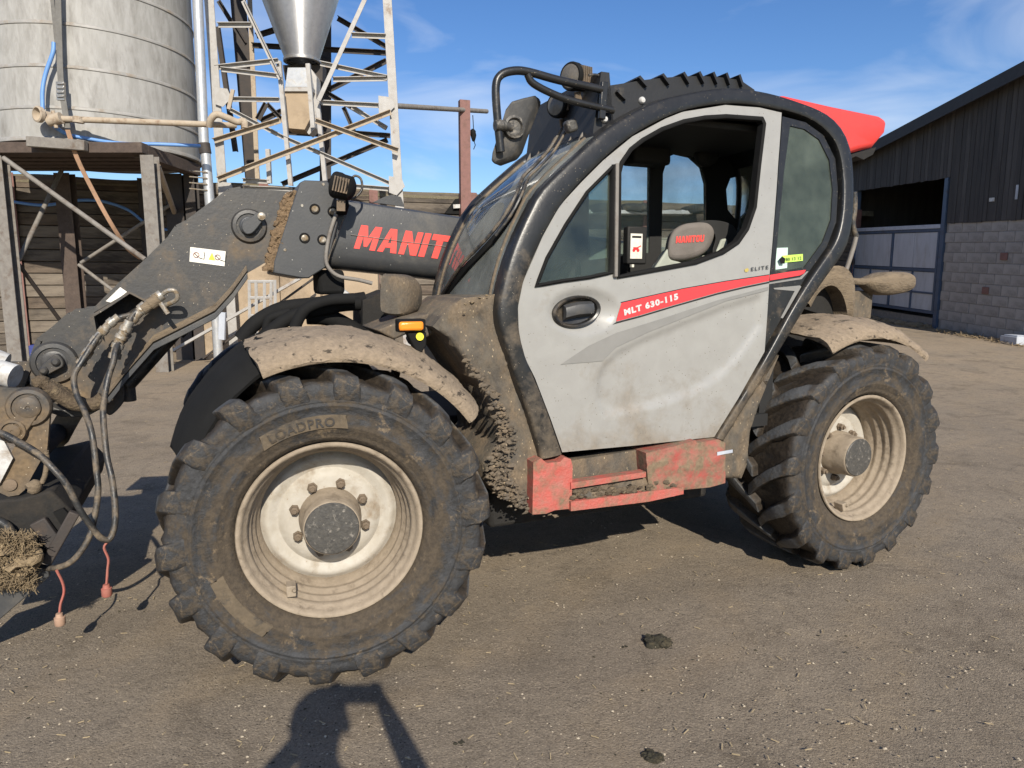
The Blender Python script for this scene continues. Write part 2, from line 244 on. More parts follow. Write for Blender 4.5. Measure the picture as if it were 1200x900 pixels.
def tyre_mat():
    """one rubber for carcass and lugs: brown dust on the wall, black scuffed shoulder, soil packed between the lugs"""
    m = bpy.data.materials.new('worn_muddy_tyre'); m.use_nodes = True; nt = m.node_tree; N = nt.nodes; b = N['Principled BSDF']
    t = N.new('ShaderNodeTexCoord'); sx = N.new('ShaderNodeSeparateXYZ'); lnk(nt, t.outputs['Object'], sx.inputs['Vector'])
    def mth(op, a, b_=None, c_=None):
        n = N.new('ShaderNodeMath'); n.operation = op
        for i, v in enumerate((a, b_, c_)):
            if v is None: continue
            if isinstance(v, (int, float)): n.inputs[i].default_value = v
            else: lnk(nt, v, n.inputs[i])
        return n.outputs[0]
    X, Y, Z = sx.outputs['X'], sx.outputs['Y'], sx.outputs['Z']
    r = mth('SQRT', mth('ADD', mth('MULTIPLY', X, X), mth('MULTIPLY', Z, Z)))
    def nzn(sc, det=8, rgh=0.65, dist=0.0, vec=None):
        n = N.new('ShaderNodeTexNoise'); n.inputs['Scale'].default_value = sc; n.inputs['Detail'].default_value = det; n.inputs['Roughness'].default_value = rgh; n.inputs['Distortion'].default_value = dist
        lnk(nt, vec or t.outputs['Object'], n.inputs['Vector']); return n.outputs['Fac']
    def rng(v, a, b_, c=0.0, d=1.0):
        q = N.new('ShaderNodeMapRange'); q.interpolation_type = 'SMOOTHSTEP'; q.inputs['From Min'].default_value = a; q.inputs['From Max'].default_value = b_; q.inputs['To Min'].default_value = c; q.inputs['To Max'].default_value = d; lnk(nt, v, q.inputs['Value']); return q.outputs['Result']
    def mix(f, A, B):
        x = N.new('ShaderNodeMix'); x.data_type = 'RGBA'; lnk(nt, f, x.inputs['Factor'])
        for k, v in (('A', A), ('B', B)):
            if isinstance(v, tuple): x.inputs[k].default_value = (*v, 1)
            else: lnk(nt, v, x.inputs[k])
        return x.outputs['Result']
    # rubbing marks run round the wheel
    cmb = N.new('ShaderNodeCombineXYZ'); lnk(nt, mth('MULTIPLY', X, mth('DIVIDE', 1.2, r)), cmb.inputs[0]); lnk(nt, mth('MULTIPLY', Z, mth('DIVIDE', 1.2, r)), cmb.inputs[1]); lnk(nt, mth('MULTIPLY', r, 9.0), cmb.inputs[2])
    streak = nzn(2.6, 9, 0.7, 0.2, cmb.outputs[0]); big = nzn(5.0, 9, 0.68, 0.3); fine = nzn(55, 6, 0.7); mid = nzn(17, 8, 0.7, 0.2)
    brown = mix(rng(fine, .35, .7), (0.076, 0.059, 0.041), (0.044, 0.035, 0.026))
    pale = mix(rng(fine, .35, .7), (0.19, 0.14, 0.086), (0.12, 0.09, 0.058))
    black = mix(rng(mid, .35, .65), (0.040, 0.041, 0.044), (0.014, 0.014, 0.014))
    e = mth('ADD', r, mth('MULTIPLY', mth('SUBTRACT', streak, .5), .55)); e = mth('ADD', e, mth('MULTIPLY', mth('SUBTRACT', big, .5), .38))
    dark = rng(e, .37, .485)
    c = mix(dark, brown, black)
    c = mix(mth('MULTIPLY', rng(mid, .50, .62), rng(r, .40, .50, 0.3, 0.85)), c, brown)
    c = mix(mth('MULTIPLY', rng(nzn(11, 10, 0.75, 0.3), .57, .66), 0.8), c, pale)
    soil = mth('MULTIPLY', rng(r, .602, .585), rng(r, .54, .56)); soil = mth('MULTIPLY', soil, rng(big, .30, .45)); aw = mth('ABSOLUTE', Y); soil = mth('MULTIPLY', soil, rng(aw, .235, .205))
    c = mix(soil, c, mix(rng(fine, .4, .65), (0.034, 0.025, 0.017), (0.014, 0.011, 0.008)))
    c = mix(mth('MULTIPLY', mth('MULTIPLY', rng(r, .594, .602), rng(aw, .215, .17, .45, 1.0)), rng(mid, .70, .45, 0, .92)), c, (0.078, 0.080, 0.083))
    lnk(nt, c, b.inputs['Base Color']); lnk(nt, rng(dark, 0, 1, .92, .62), b.inputs['Roughness']); b.inputs['Specular IOR Level'].default_value = 0.4
    bp = N.new('ShaderNodeBump'); bp.inputs['Strength'].default_value = 0.55; bp.inputs['Distance'].default_value = 0.014
    lnk(nt, mth('ADD', mth('MULTIPLY', fine, .6), mth('ADD', mth('MULTIPLY', streak, .5), mid)), bp.inputs['Height']); lnk(nt, bp.outputs['Normal'], b.inputs['Normal'])
    return m
M['tyre'] = tyre_mat()
M['platedust'] = wm('dusty_moulded_plate', (0.125, 0.096, 0.063), (0.085, 0.066, 0.044), (0.03, 0.03, 0.03), 0.52, 0.66, 9, 0.9, 0.75, bump=0.3, bscale=50)
def brushed(m, an, rot):
    nt = m.node_tree; b = nt.nodes['Principled BSDF']; t = nt.nodes.new('ShaderNodeTangent'); t.direction_type = 'RADIAL'; t.axis = 'Z'
    lnk(nt, t.outputs['Tangent'], b.inputs['Tangent']); b.inputs['Anisotropic'].default_value = an; b.inputs['Anisotropic Rotation'].default_value = rot
brushed(M['galv'], 0.9, 0.25)
def ground_mat():
    m = bpy.data.materials.new('trodden_yard_earth'); m.use_nodes = True; nt = m.node_tree; N = nt.nodes; b = N['Principled BSDF']
    t = N.new('ShaderNodeTexCoord')
    def nzn(sc, det=6, rgh=0.6, dist=0.0, src=None):
        n = N.new('ShaderNodeTexNoise'); n.inputs['Scale'].default_value = sc; n.inputs['Detail'].default_value = det
        n.inputs['Roughness'].default_value = rgh; n.inputs['Distortion'].default_value = dist
        lnk(nt, src or t.outputs['Object'], n.inputs['Vector']); return n.outputs['Fac']
    def rng(v, a, b_, c=0.0, d=1.0):
        r = N.new('ShaderNodeMapRange'); r.inputs['From Min'].default_value = a; r.inputs['From Max'].default_value = b_
        r.inputs['To Min'].default_value = c; r.inputs['To Max'].default_value = d; lnk(nt, v, r.inputs['Value']); return r.outputs['Result']
    def mix(f, A, B):
        x = N.new('ShaderNodeMix'); x.data_type = 'RGBA'; lnk(nt, f, x.inputs['Factor'])
        for k, v in (('A', A), ('B', B)):
            if isinstance(v, tuple): x.inputs[k].default_value = (*v, 1)
            else: lnk(nt, v, x.inputs[k])
        return x.outputs['Result']
    mpn = N.new('ShaderNodeMapping'); mpn.inputs['Scale'].default_value = (1, 2.2, 1); mpn.inputs['Rotation'].default_value = (0, 0, R(18))
    lnk(nt, t.outputs['Object'], mpn.inputs['Vector'])
    big = rng(nzn(0.55, 5, 0.6, 0.5, mpn.outputs['Vector']), 0.36, 0.66)
    c = mix(big, (0.255, 0.211, 0.158), (0.178, 0.147, 0.112))
    sx = N.new('ShaderNodeSeparateXYZ'); lnk(nt, t.outputs['Object'], sx.inputs['Vector'])
    dust = rng(sx.outputs['Y'], 3.0, 11.0)                      # drier straw-dusted ground towards the buildings
    md = N.new('ShaderNodeMath'); md.operation = 'MULTIPLY'; lnk(nt, dust, md.inputs[0]); lnk(nt, rng(nzn(0.9, 6), 0.25, 0.6), md.inputs[1])
    c = mix(md.outputs[0], c, (0.33, 0.255, 0.172))
    c = mix(rng(nzn(9, 8, 0.7), 0.50, 0.80), c, (0.12, 0.098, 0.076))
    c = mix(rng(nzn(160, 4, 0.7), 0.45, 0.75), c, (0.31, 0.255, 0.19))
    c = mix(rng(nzn(75, 5, 0.75), 0.56, 0.72), c, (0.095, 0.08, 0.063))
    wv = N.new('ShaderNodeTexWave'); wv.inputs['Scale'].default_value = 0.42; wv.inputs['Distortion'].default_value = 5.0; wv.inputs['Detail'].default_value = 4; wv.inputs['Detail Scale'].default_value = 1.3
    lnk(nt, mpn.outputs['Vector'], wv.inputs['Vector'])
    tr_ = N.new('ShaderNodeMath'); tr_.operation = 'MULTIPLY'; lnk(nt, rng(wv.outputs['Fac'], 0.55, 0.95, 0, 0.55), tr_.inputs[0]); lnk(nt, rng(nzn(3.5, 8, 0.7), 0.35, 0.65), tr_.inputs[1])
    c = mix(tr_.outputs[0], c, (0.29, 0.225, 0.15))
    c = mix(rng(nzn(1.7, 9, 0.72, 0.8), 0.53, 0.66, 0, 0.6), c, (0.105, 0.083, 0.06))
    c = mix(rng(nzn(2.6, 10, 0.75, 0.4), 0.56, 0.68, 0, 0.45), c, (0.33, 0.262, 0.175))
    def specks(sc, th, colr, g):
        nonlocal c
        v = N.new('ShaderNodeTexVoronoi'); v.inputs['Scale'].default_value = sc; lnk(nt, t.outputs['Object'], v.inputs['Vector'])
        f = rng(v.outputs['Distance'], th, th * 0.75)
        q = N.new('ShaderNodeMath'); q.operation = 'GREATER_THAN'; q.inputs[1].default_value = g; lnk(nt, v.outputs['Color'], q.inputs[0])
        a = N.new('ShaderNodeMath'); a.operation = 'MULTIPLY'; lnk(nt, f, a.inputs[0]); lnk(nt, q.outputs[0], a.inputs[1])
        c = mix(a.outputs[0], c, colr)
    vg = N.new('ShaderNodeTexVoronoi'); vg.inputs['Scale'].default_value = 150; lnk(nt, t.outputs['Object'], vg.inputs['Vector'])
    sp = N.new('ShaderNodeSeparateColor'); lnk(nt, vg.outputs['Color'], sp.inputs['Color'])
    c = mix(rng(sp.outputs['Red'], .0, .45, .34, 0), c, (0.078, 0.062, 0.047)); c = mix(rng(sp.outputs['Green'], .78, 1.0, 0, .45), c, (0.36, 0.30, 0.225))
    vh = rng(vg.outputs['Distance'], 0.0, .7, 1, 0)
    specks(95, 0.17, (0.40, 0.33, 0.24), 0.72)
    specks(60, 0.19, (0.05, 0.043, 0.036), 0.62)
    specks(38, 0.10, (0.40, 0.33, 0.22), 0.78)
    lnk(nt, c, b.inputs['Base Color']); b.inputs['Roughness'].default_value = 0.95; b.inputs['Specular IOR Level'].default_value = 0.25
    bp = N.new('ShaderNodeBump'); bp.inputs['Strength'].default_value = 0.75; bp.inputs['Distance'].default_value = 0.012
    a0 = N.new('ShaderNodeMath'); a0.operation = 'MULTIPLY_ADD'; lnk(nt, vh, a0.inputs[0]); a0.inputs[1].default_value = 0.18; lnk(nt, nzn(120, 6, 0.75), a0.inputs[2])
    ad = N.new('ShaderNodeMath'); ad.operation = 'ADD'; lnk(nt, a0.outputs[0], ad.inputs[0]); lnk(nt, nzn(22, 6, 0.7), ad.inputs[1])
    lnk(nt, ad.outputs[0], bp.inputs['Height']); lnk(nt, bp.outputs['Normal'], b.inputs['Normal'])
    return m
M['ground'] = ground_mat()
# ------------------------------------------------------------------ mesh building
def link(name, me, mat, parent=None, smooth=40, bevel=0.0, seg=2):
    o = bpy.data.objects.new(name, me); col.objects.link(o)
    if mat is not None:
        me.materials.clear(); me.materials.append(M[mat] if isinstance(mat, str) else mat)
    if smooth:
        for p in me.polygons: p.use_smooth = True
        me.set_sharp_from_angle(angle=R(smooth))
    if bevel:
        b = o.modifiers.new('bevel', 'BEVEL'); b.width = bevel; b.segments = seg; b.limit_method = 'ANGLE'; b.angle_limit = R(40)
    if parent is not None: o.parent = parent
    return o
def tag(o, label, cat=None, group=None, kind=None):
    if label: o['label'] = label
    if cat: o['category'] = cat
    if group: o['group'] = group
    if kind: o['kind'] = kind
    return o
def empty(name, loc, rz=0.0):
    o = bpy.data.objects.new(name, None); col.objects.link(o); o.location = loc; o.rotation_euler = (0, 0, rz); o.empty_display_size = 0.2
    return o
def catmull(P, n=6, closed=False):
    P = [Vector(p) for p in P]; L = len(P); out = []
    rngk = range(L) if closed else range(L - 1)
    for i in rngk:
        p0 = P[(i - 1) % L] if (closed or i > 0) else P[0] * 2 - P[1]
        p1 = P[i]; p2 = P[(i + 1) % L]
        p3 = P[(i + 2) % L] if (closed or i + 2 < L) else P[-1] * 2 - P[-2]
        for k in range(n):
            t = k / n
            out.append(0.5 * ((2 * p1) + (p2 - p0) * t + (2 * p0 - 5 * p1 + 4 * p2 - p3) * t * t + (3 * p1 - p0 - 3 * p2 + p3) * t ** 3))
    if not closed: out.append(P[-1])
    return out
def resample(P, n):
    P = [Vector(p) for p in P]; d = [0.0]
    for a, b in zip(P, P[1:]): d.append(d[-1] + (b - a).length)
    out = []; j = 0
    for i in range(n):
        s = d[-1] * i / (n - 1)
        while j < len(P) - 2 and d[j + 1] < s: j += 1
        t = (s - d[j]) / max(1e-9, d[j + 1] - d[j]); out.append(P[j].lerp(P[j + 1], min(1, max(0, t))))
    return out
class MB:
    def __init__(s): s.v = []; s.f = []
    def add(s, vs, fs):
        k = len(s.v); s.v += [tuple(x) for x in vs]; s.f += [tuple(k + i for i in f) for f in fs]; return s
    def box(s, lo, hi):
        (a, b, c), (d, e, f) = lo, hi
        return s.add([(a, b, c), (d, b, c), (d, e, c), (a, e, c), (a, b, f), (d, b, f), (d, e, f), (a, e, f)],
                     [(0, 3, 2, 1), (4, 5, 6, 7), (0, 1, 5, 4), (1, 2, 6, 5), (2, 3, 7, 6), (3, 0, 4, 7)])
    def bar(s, p, q, wd, ht, up=(0, 0, 1)):
        p = Vector(p); q = Vector(q); d = (q - p).normalized(); up = Vector(up)
        if abs(d.dot(up)) > 0.95: up = Vector((0, 1, 0))
        a = d.cross(up).normalized(); b = a.cross(d).normalized(); a *= wd / 2; b *= ht / 2
        return s.add([p - a - b, p + a - b, p + a + b, p - a + b, q - a - b, q + a - b, q + a + b, q - a + b],
                     [(0, 3, 2, 1), (4, 5, 6, 7), (0, 1, 5, 4), (1, 2, 6, 5), (2, 3, 7, 6), (3, 0, 4, 7)])
    def angle(s, p, q, wd, th, up=(0, 0, 1)):         # L-section steel
        p = Vector(p); q = Vector(q); d = (q - p).normalized(); up = Vector(up)
        if abs(d.dot(up)) > 0.95: up = Vector((0, -1, 0))
        a = d.cross(up).normalized(); b = a.cross(d).normalized()
        s.bar(p, q, wd, th, b) if False else None
        s.bar(p + b * (wd / 2 - th / 2), q + b * (wd / 2 - th / 2), wd, th, b)
        s.bar(p - a * (wd / 2 - th / 2) - b * (th / 2), q - a * (wd / 2 - th / 2) - b * (th / 2), th, wd - th, b)
        return s
    def tube(s, P, r, n=8, smooth=0, cap=True):
        if smooth: P = catmull(P, smooth)
        P = [Vector(p) for p in P]; rr = r if isinstance(r, (list, tuple)) else None
        if rr and len(rr) != len(P): rr = [rr[min(len(rr) - 1, int(i / (len(P) - 1) * (len(rr) - 1) + 0.5))] for i in range(len(P))]
        t0 = (P[1] - P[0]).normalized(); u = t0.orthogonal().normalized(); k = len(s.v)
        for i, p in enumerate(P):
            t = (P[min(i + 1, len(P) - 1)] - P[max(i - 1, 0)]).normalized()
            u = (u - t * u.dot(t)).normalized(); w_ = t.cross(u); q = rr[i] if rr else r
            for j in range(n):
                a = 2 * math.pi * j / n; s.v.append(tuple(p + (u * math.cos(a) + w_ * math.sin(a)) * q))
        for i in range(len(P) - 1):
            for j in range(n):
                a = k + i * n + j; b = k + i * n + (j + 1) % n; s.f.append((a, b, b + n, a + n))
        if cap: s.f.append(tuple(k + j for j in reversed(range(n)))); s.f.append(tuple(k + (len(P) - 1) * n + j for j in range(n)))
        return s
    def prism(s, poly, vec):
        vec = Vector(vec); n = len(poly); P = [Vector(p) for p in poly]
        s.add([*P, *[p + vec for p in P]], [tuple(range(n)), tuple(reversed(range(n, 2 * n)))] + [(i, i + n, (i + 1) % n + n, (i + 1) % n) for i in range(n)])
        return s
    def lathe(s, prof, n=32, c=(0, 0, 0), a0=0.0, a1=2 * math.pi, axis='y', close=False):
        """prof: (radius, along axis); axis y points away from us"""
        full = abs(a1 - a0 - 2 * math.pi) < 1e-6; cnt = n if full else n + 1; k = len(s.v); m = len(prof); c = Vector(c)
        for i in range(cnt):
            a = a0 + (a1 - a0) * i / n
            for r, y in prof:
                if axis == 'y': s.v.append(tuple(c + Vector((r * math.cos(a), y, r * math.sin(a)))))
                elif axis == 'z': s.v.append(tuple(c + Vector((r * math.cos(a), r * math.sin(a), y))))
                else: s.v.append(tuple(c + Vector((y, r * math.cos(a), r * math.sin(a)))))
        mm = m if close else m - 1
        for i in range(n):
            i2 = (i + 1) % cnt
            for j in range(mm):
                j2 = (j + 1) % m; s.f.append((k + i * m + j, k + i * m + j2, k + i2 * m + j2, k + i2 * m + j))
        if close and not full: s.f.append(tuple(k + j for j in range(m))); s.f.append(tuple(k + n * m + j for j in reversed(range(m))))
        return s
    def loft(s, rows, closed=False):
        k = len(s.v); m = len(rows[0])
        for r in rows: s.v += [tuple(p) for p in r]
        for i in range(len(rows) - 1):
            for j in range(m if closed else m - 1):
                j2 = (j + 1) % m; s.f.append((k + i * m + j, k + i * m + j2, k + (i + 1) * m + j2, k + (i + 1) * m + j))
        return s
    def blob(s, c, r, seed=0, sub=2, amp=0.35, fr=1.5, sq=(1, 1, 1)):
        bm = bmesh.new(); bmesh.ops.create_icosphere(bm, subdivisions=sub, radius=1.0)
        c = Vector(c); vs = []
        for v in bm.verts:
            d = v.co.normalized(); q = 1 + amp * noise.fractal(d * fr + Vector((seed * 7.3, seed * 1.7, 0)), 0.8, 2.1, 4)
            vs.append(c + Vector((d.x * sq[0], d.y * sq[1], d.z * sq[2])) * r * q)
        fs = [[v.index for v in f.verts] for f in bm.faces]; bm.free(); return s.add(vs, fs)
    def build(s, name, mat, parent=None, smooth=40, bevel=0.0, seg=2, fix=True, shift=None):
        me = bpy.data.meshes.new(name); vs = s.v
        if shift is not None: vs = [tuple(Vector(v) - Vector(shift)) for v in vs]
        me.from_pydata(vs, [], s.f)
        if fix:
            bm = bmesh.new(); bm.from_mesh(me); bmesh.ops.recalc_face_normals(bm, faces=bm.faces); bm.to_mesh(me); bm.free()
        o = link(name, me, mat, parent, smooth, bevel, seg)
        if shift is not None: o.location = shift
        return o
def inside(p, loops):
    x, y = p; c = False
    for L in loops:
        n = len(L)
        for i in range(n):
            x1, y1 = L[i]; x2, y2 = L[(i + 1) % n]
            if (y1 > y) != (y2 > y) and x < (x2 - x1) * (y - y1) / (y2 - y1) + x1: c = not c
    return c
def densify(L, res):
    out = []
    for i in range(len(L)):
        a = L[i]; b = L[(i + 1) % len(L)]; n = max(1, int(math.dist(a, b) / res + 0.5))
        for k in range(n): out.append((a[0] + (b[0] - a[0]) * k / n, a[1] + (b[1] - a[1]) * k / n))
    return out
def slab(loops, yf, depth, res=0.03, disp=None, name='slab', mat='black', parent=None, smooth=40, bevel=0.0):
    """sheet in the x-z plane with outline loops[0] and holes loops[1:]; front surface at yf(x,z), depth metres thick behind it"""
    loops = [densify([(p[0], p[-1]) for p in L], res) for L in loops]
    pts = []; edges = []
    for L in loops:
        k = len(pts); pts += L; edges += [(k + i, k + (i + 1) % len(L)) for i in range(len(L))]
    xs = [p[0] for p in loops[0]]; zs = [p[1] for p in loops[0]]
    i = 0; x = min(xs) + res * 0.5
    allb = [q for L in loops for q in L]
    cell = {}
    for q in allb: cell.setdefault((int(q[0] // res), int(q[1] // res)), []).append(q)
    def near(px_, pz_):
        a, b = int(px_ // res), int(pz_ // res)
        for i_ in (-1, 0, 1):
            for j_ in (-1, 0, 1):
                for q in cell.get((a + i_, b + j_), ()):
                    if math.dist(q, (px_, pz_)) < res * 0.55: return True
        return False
    while x < max(xs):
        z = min(zs) + res * (0.5 if i % 2 else 0.25)
        while z < max(zs):
            if inside((x, z), loops) and not near(x, z): pts.append((x, z))
            z += res
        x += res; i += 1
    v, e, f, *_ = delaunay_2d_cdt([Vector(p) for p in pts], edges, [], 0, 1e-6)
    f = [t for t in f if inside((sum(v[i][0] for i in t) / 3, sum(v[i][1] for i in t) / 3), loops)]
    front = []
    cnt = {}
    for t in f:
        for a, b in zip(t, (*t[1:], t[0])): cnt[frozenset((a, b))] = cnt.get(frozenset((a, b)), 0) + 1
    bd = set()
    for k, n in cnt.items():
        if n == 1: bd |= k
    for i, p in enumerate(v):
        y = yf(p[0], p[1])
        if disp and i not in bd: y += disp(p[0], p[1])
        front.append((p[0], y, p[1]))
    n = len(front); back = [(a, yf(a, c) + depth, c) for a, b, c in front]
    mb = MB(); F = list(f) + [tuple(i + n for i in reversed(t)) for t in f]
    for t in f:
        for a, b in zip(t, (*t[1:], t[0])):
            if cnt[frozenset((a, b))] == 1: F.append((b, a, a + n, b + n))
    mb.add(front + back, F)
    return mb.build(name, mat, parent, smooth, bevel)
def xz(P): return [(p.x, p.z) for p in P]
def poly(pts, y): return [V(a, b, y) for a, b in pts]
def sidepoly(pts): return [S(a, b) for a, b in pts]
def smooth2(pts, n=5, closed=True): return [(p.x, p.y) for p in catmull([Vector((a, b, 0)) for a, b in pts], n, closed)]
def fn(x, z, f, seed=0.0): return noise.fractal(Vector((x * f, seed, z * f)), 0.9, 2.0, 5)
def text_verts(string, bold=0.0, shear=0.0, spacing=1.0, res=3):
    """flat lettering: vertices and faces, baseline at 0, cap height scaled to 1; returns width too"""
    cu = bpy.data.curves.new('lettering', 'FONT'); cu.body = string; cu.offset = bold; cu.shear = shear; cu.space_character = spacing; cu.resolution_u = res
    ob = bpy.data.objects.new('lettering', cu); col.objects.link(ob)
    dg = bpy.context.evaluated_depsgraph_get(); dg.update(); me = bpy.data.meshes.new_from_object(ob.evaluated_get(dg))
    vs = [(v.co.x, v.co.y) for v in me.vertices]; fs = [tuple(p.vertices) for p in me.polygons]
    bpy.data.objects.remove(ob); bpy.data.curves.remove(cu); bpy.data.meshes.remove(me)
    x0 = min(a for a, b in vs); x1 = max(a for a, b in vs); y0 = min(b for a, b in vs); y1 = max(b for a, b in vs)
    s = 1 / (y1 - y0); return [((a - x0) * s, (b - y0) * s) for a, b in vs], fs, (x1 - x0) * s
# heavy slanted capitals built as polygons on a unit grid
def block_letters():
    L = {}
    L['M'] = ([[(0, 0), (0, 1), (.32, 1), (.5, .52), (.68, 1), (1, 1), (1, 0), (.73, 0), (.73, .55), (.58, .12), (.42, .12), (.27, .55), (.27, 0)]], 1.0)
    L['A'] = ([[(0, 0), (.3, 1), (.62, 1), (.92, 0), (.63, 0), (.58, .2), (.33, .2), (.28, 0)], [(.38, .4), (.53, .4), (.455, .72)]], .92)
    L['N'] = ([[(0, 0), (0, 1), (.3, 1), (.58, .45), (.58, 1), (.85, 1), (.85, 0), (.56, 0), (.27, .55), (.27, 0)]], .85)
    L['I'] = ([[(0, 0), (0, 1), (.29, 1), (.29, 0)]], .29)
    L['T'] = ([[(0, 1), (.8, 1), (.8, .75), (.55, .75), (.55, 0), (.25, 0), (.25, .75), (0, .75)]], .8)
    L['O'] = ([[(0, .2), (0, .8), (.2, 1), (.65, 1), (.85, .8), (.85, .2), (.65, 0), (.2, 0)], [(.28, .3), (.36, .24), (.5, .24), (.57, .3), (.57, .7), (.5, .76), (.36, .76), (.28, .7)]], .85)
    L['U'] = ([[(0, 1), (.28, 1), (.28, .3), (.36, .24), (.5, .24), (.57, .3), (.57, 1), (.85, 1), (.85, .2), (.65, 0), (.2, 0), (0, .2)]], .85)
    return L
def word(string, gap=0.09, slant=0.22):
    L = block_letters(); out = []; x = 0.0
    for ch in string:
        loops, wd = L[ch]
        out.append([[(a + x + slant * b, b) for a, b in lp] for lp in loops]); x += wd + gap
    return out, x - gap
# ------------------------------------------------------------------ the telehandler
T = empty('telehandler', ORG, PSI)
tag(T, 'muddy grey and black telehandler with lowered boom, filling the middle of the yard', 'telehandler')
# --- chassis
b = MB(); b.box((-0.35, -0.42, 0.50), (3.05, 0.42, 0.86)); b.box((-0.15, -0.3, 0.8), (0.45, 0.42, 1.0)); b.box((2.2, -0.4, 0.8), (3.15, 0.3, 1.25))
b.box((0.7, -0.85, 0.42), (1.9, 0.4, 0.60)); chassis = b.build('chassis', 'void', T, bevel=0.02)
for x in (0.0, 2.69):
    b = MB(); b.tube([(x, -0.72, 0.6), (x, 0.72, 0.6)], 0.11, 14); b.box((x - 0.17, -0.22, 0.42), (x + 0.17, 0.22, 0.78)); b.build('axle', 'void', T, bevel=0.02)
b = MB(); b.prism([(1.0, 0.42, 0.6), (3.3, 0.42, 0.6), (3.35, 0.42, 1.1), (3.1, 0.42, 1.36), (1.1, 0.42, 1.32), (0.95, 0.42, 1.1)], (0, 0.68, 0)); b.build('engine_cover', 'black', T, bevel=0.05)

# --- wheels: built once about their own axle (outside is -y), then copied
wheel_parts = {}
tp = [(.330, -.165), (.338, -.19), (.352, -.205), (.360, -.214), (.366, -.213), (.372, -.219), (.395, -.226), (.399, -.229), (.403, -.227), (.44, -.231), (.470, -.230), (.474, -.2345), (.480, -.235), (.484, -.230), (.490, -.230), (.494, -.233), (.499, -.229), (.510, -.231), (.530, -.232), (.548, -.228), (.560, -.216), (.566, -.195), (.565, -.15), (.560, -.10), (.555, 0)]
tp = tp + [(r, -y) for r, y in reversed(tp[:-1])]
def tyre_mesh():
    me = bpy.data.meshes.new('tyre'); mb = MB(); mb.lathe(tp, 112)
    vs = []
    for v in mb.v:
        V_ = Vector(v); r = math.hypot(V_.x, V_.z)
        if r > .515:
            k = 1 + 0.026 * noise.fractal(V_ * 16, 0.8, 2, 4) / 1.0 * min(1, (r - .515) / .03)
            V_ = Vector((V_.x * k, V_.y, V_.z * k))
        vs.append(V_)
    me.from_pydata([tuple(v) for v in vs], [], mb.f)
    me.materials.append(M['tyre'])
    for p in me.polygons:
        p.use_smooth = True
    return me
def lug_mesh(sg, seed=0):
    #   base (r,w)        top (r,w)        angle   half width base/top
    st = [((.548, .024), (.603, .018), 0.03, .036, .028), ((.550, -.05), (.607, -.05), -.075, .036, .028), ((.555, -.12), (.606, -.12), -.165, .040, .032),
          ((.555, -.175), (.604, -.192), -.235, .050, .034), ((.540, -.205), (.590, -.229), -.275, .060, .038), ((.512, -.222), (.550, -.241), -.292, .062, .046), ((.480, -.224), (.495, -.232), -.30, .060, .046)]
    mb = MB(); rows = []
    for (rb, wb), (rt, wt), th, hb, ht in st:
        th = th - 0.02
        def P(r, w_, off): a = th + off / .57; return (r * math.cos(a), w_ * sg, r * math.sin(a))
        rows.append([P(rb, wb, -hb), P(rt, wt, -ht), P(rt, wt, ht), P(rb, wb, hb)])
    mb.loft(rows, closed=True); n = len(rows); mb.f.append((0, 1, 2, 3)); mb.f.append(tuple((n - 1) * 4 + i for i in (3, 2, 1, 0)))
    me = bpy.data.meshes.new('tread_lug'); me.from_pydata(mb.v, [], mb.f)
    bm = bmesh.new(); bm.from_mesh(me); bmesh.ops.recalc_face_normals(bm, faces=bm.faces)
    bmesh.ops.bevel(bm, geom=[e for e in bm.edges if e.calc_face_angle(0) > 0.6], offset=0.007, segments=2, affect='EDGES', profile=0.5)
    for v in bm.verts: v.co += v.normal * (0.009 * noise.fractal(v.co * 15 + Vector((3 + seed * 5.1, 1, 2)), 0.8, 2, 3) - .0015 * (seed % 3))
    bm.to_mesh(me); bm.free(); me.materials.append(M['tyre'])
    for p in me.polygons: p.use_smooth = True
    me.set_sharp_from_angle(angle=R(35)); return me
TY = tyre_mesh(); LUG = [[lug_mesh(1, i) for i in range(6)], [lug_mesh(-1, i) for i in range(6)]]
rp_ = [(.318, -.176), (.333, -.190), (.337, -.199), (.334, -.205), (.327, -.206), (.319, -.200), (.314, -.186), (.309, -.172), (.302, -.166), (.296, -.152), (.300, -.143), (.299, -.132), (.288, -.122), (.286, -.112), (.290, -.103), (.288, -.092), (.276, -.080), (.274, -.068), (.278, -.060), (.275, -.048), (.264, -.034), (.262, -.005), (.262, .06), (.29, .09), (.30, .17), (.333, .19), (.337, .2), (.325, .2), (.28, .1), (.25, .06), (.25, -.01)]
RIM = MB().lathe(rp_, 72)
dp = [(.262, -.000), (.248, -.012), (.238, -.022), (.226, -.022), (.212, -.014), (.196, -.010), (.185, -.018), (.172, -.028), (.150, -.030), (.10, -.030), (.0, -.030)]
hubp = [(.120, -.026), (.118, -.060), (.112, -.08), (.108, -.095), (.107, -.158), (.103, -.166), (.098, -.168)]
capp = [(.100, -.164), (.100, -.170), (.096, -.174), (.05, -.176), (.0, -.1765)]
def nut_mb():
    m = MB(); m.lathe([(.020, 0), (.020, -.012), (.017, -.014), (.017, -.030), (.013, -.034), (.009, -.035), (.009, -.042), (.0, -.042)], 6); return m
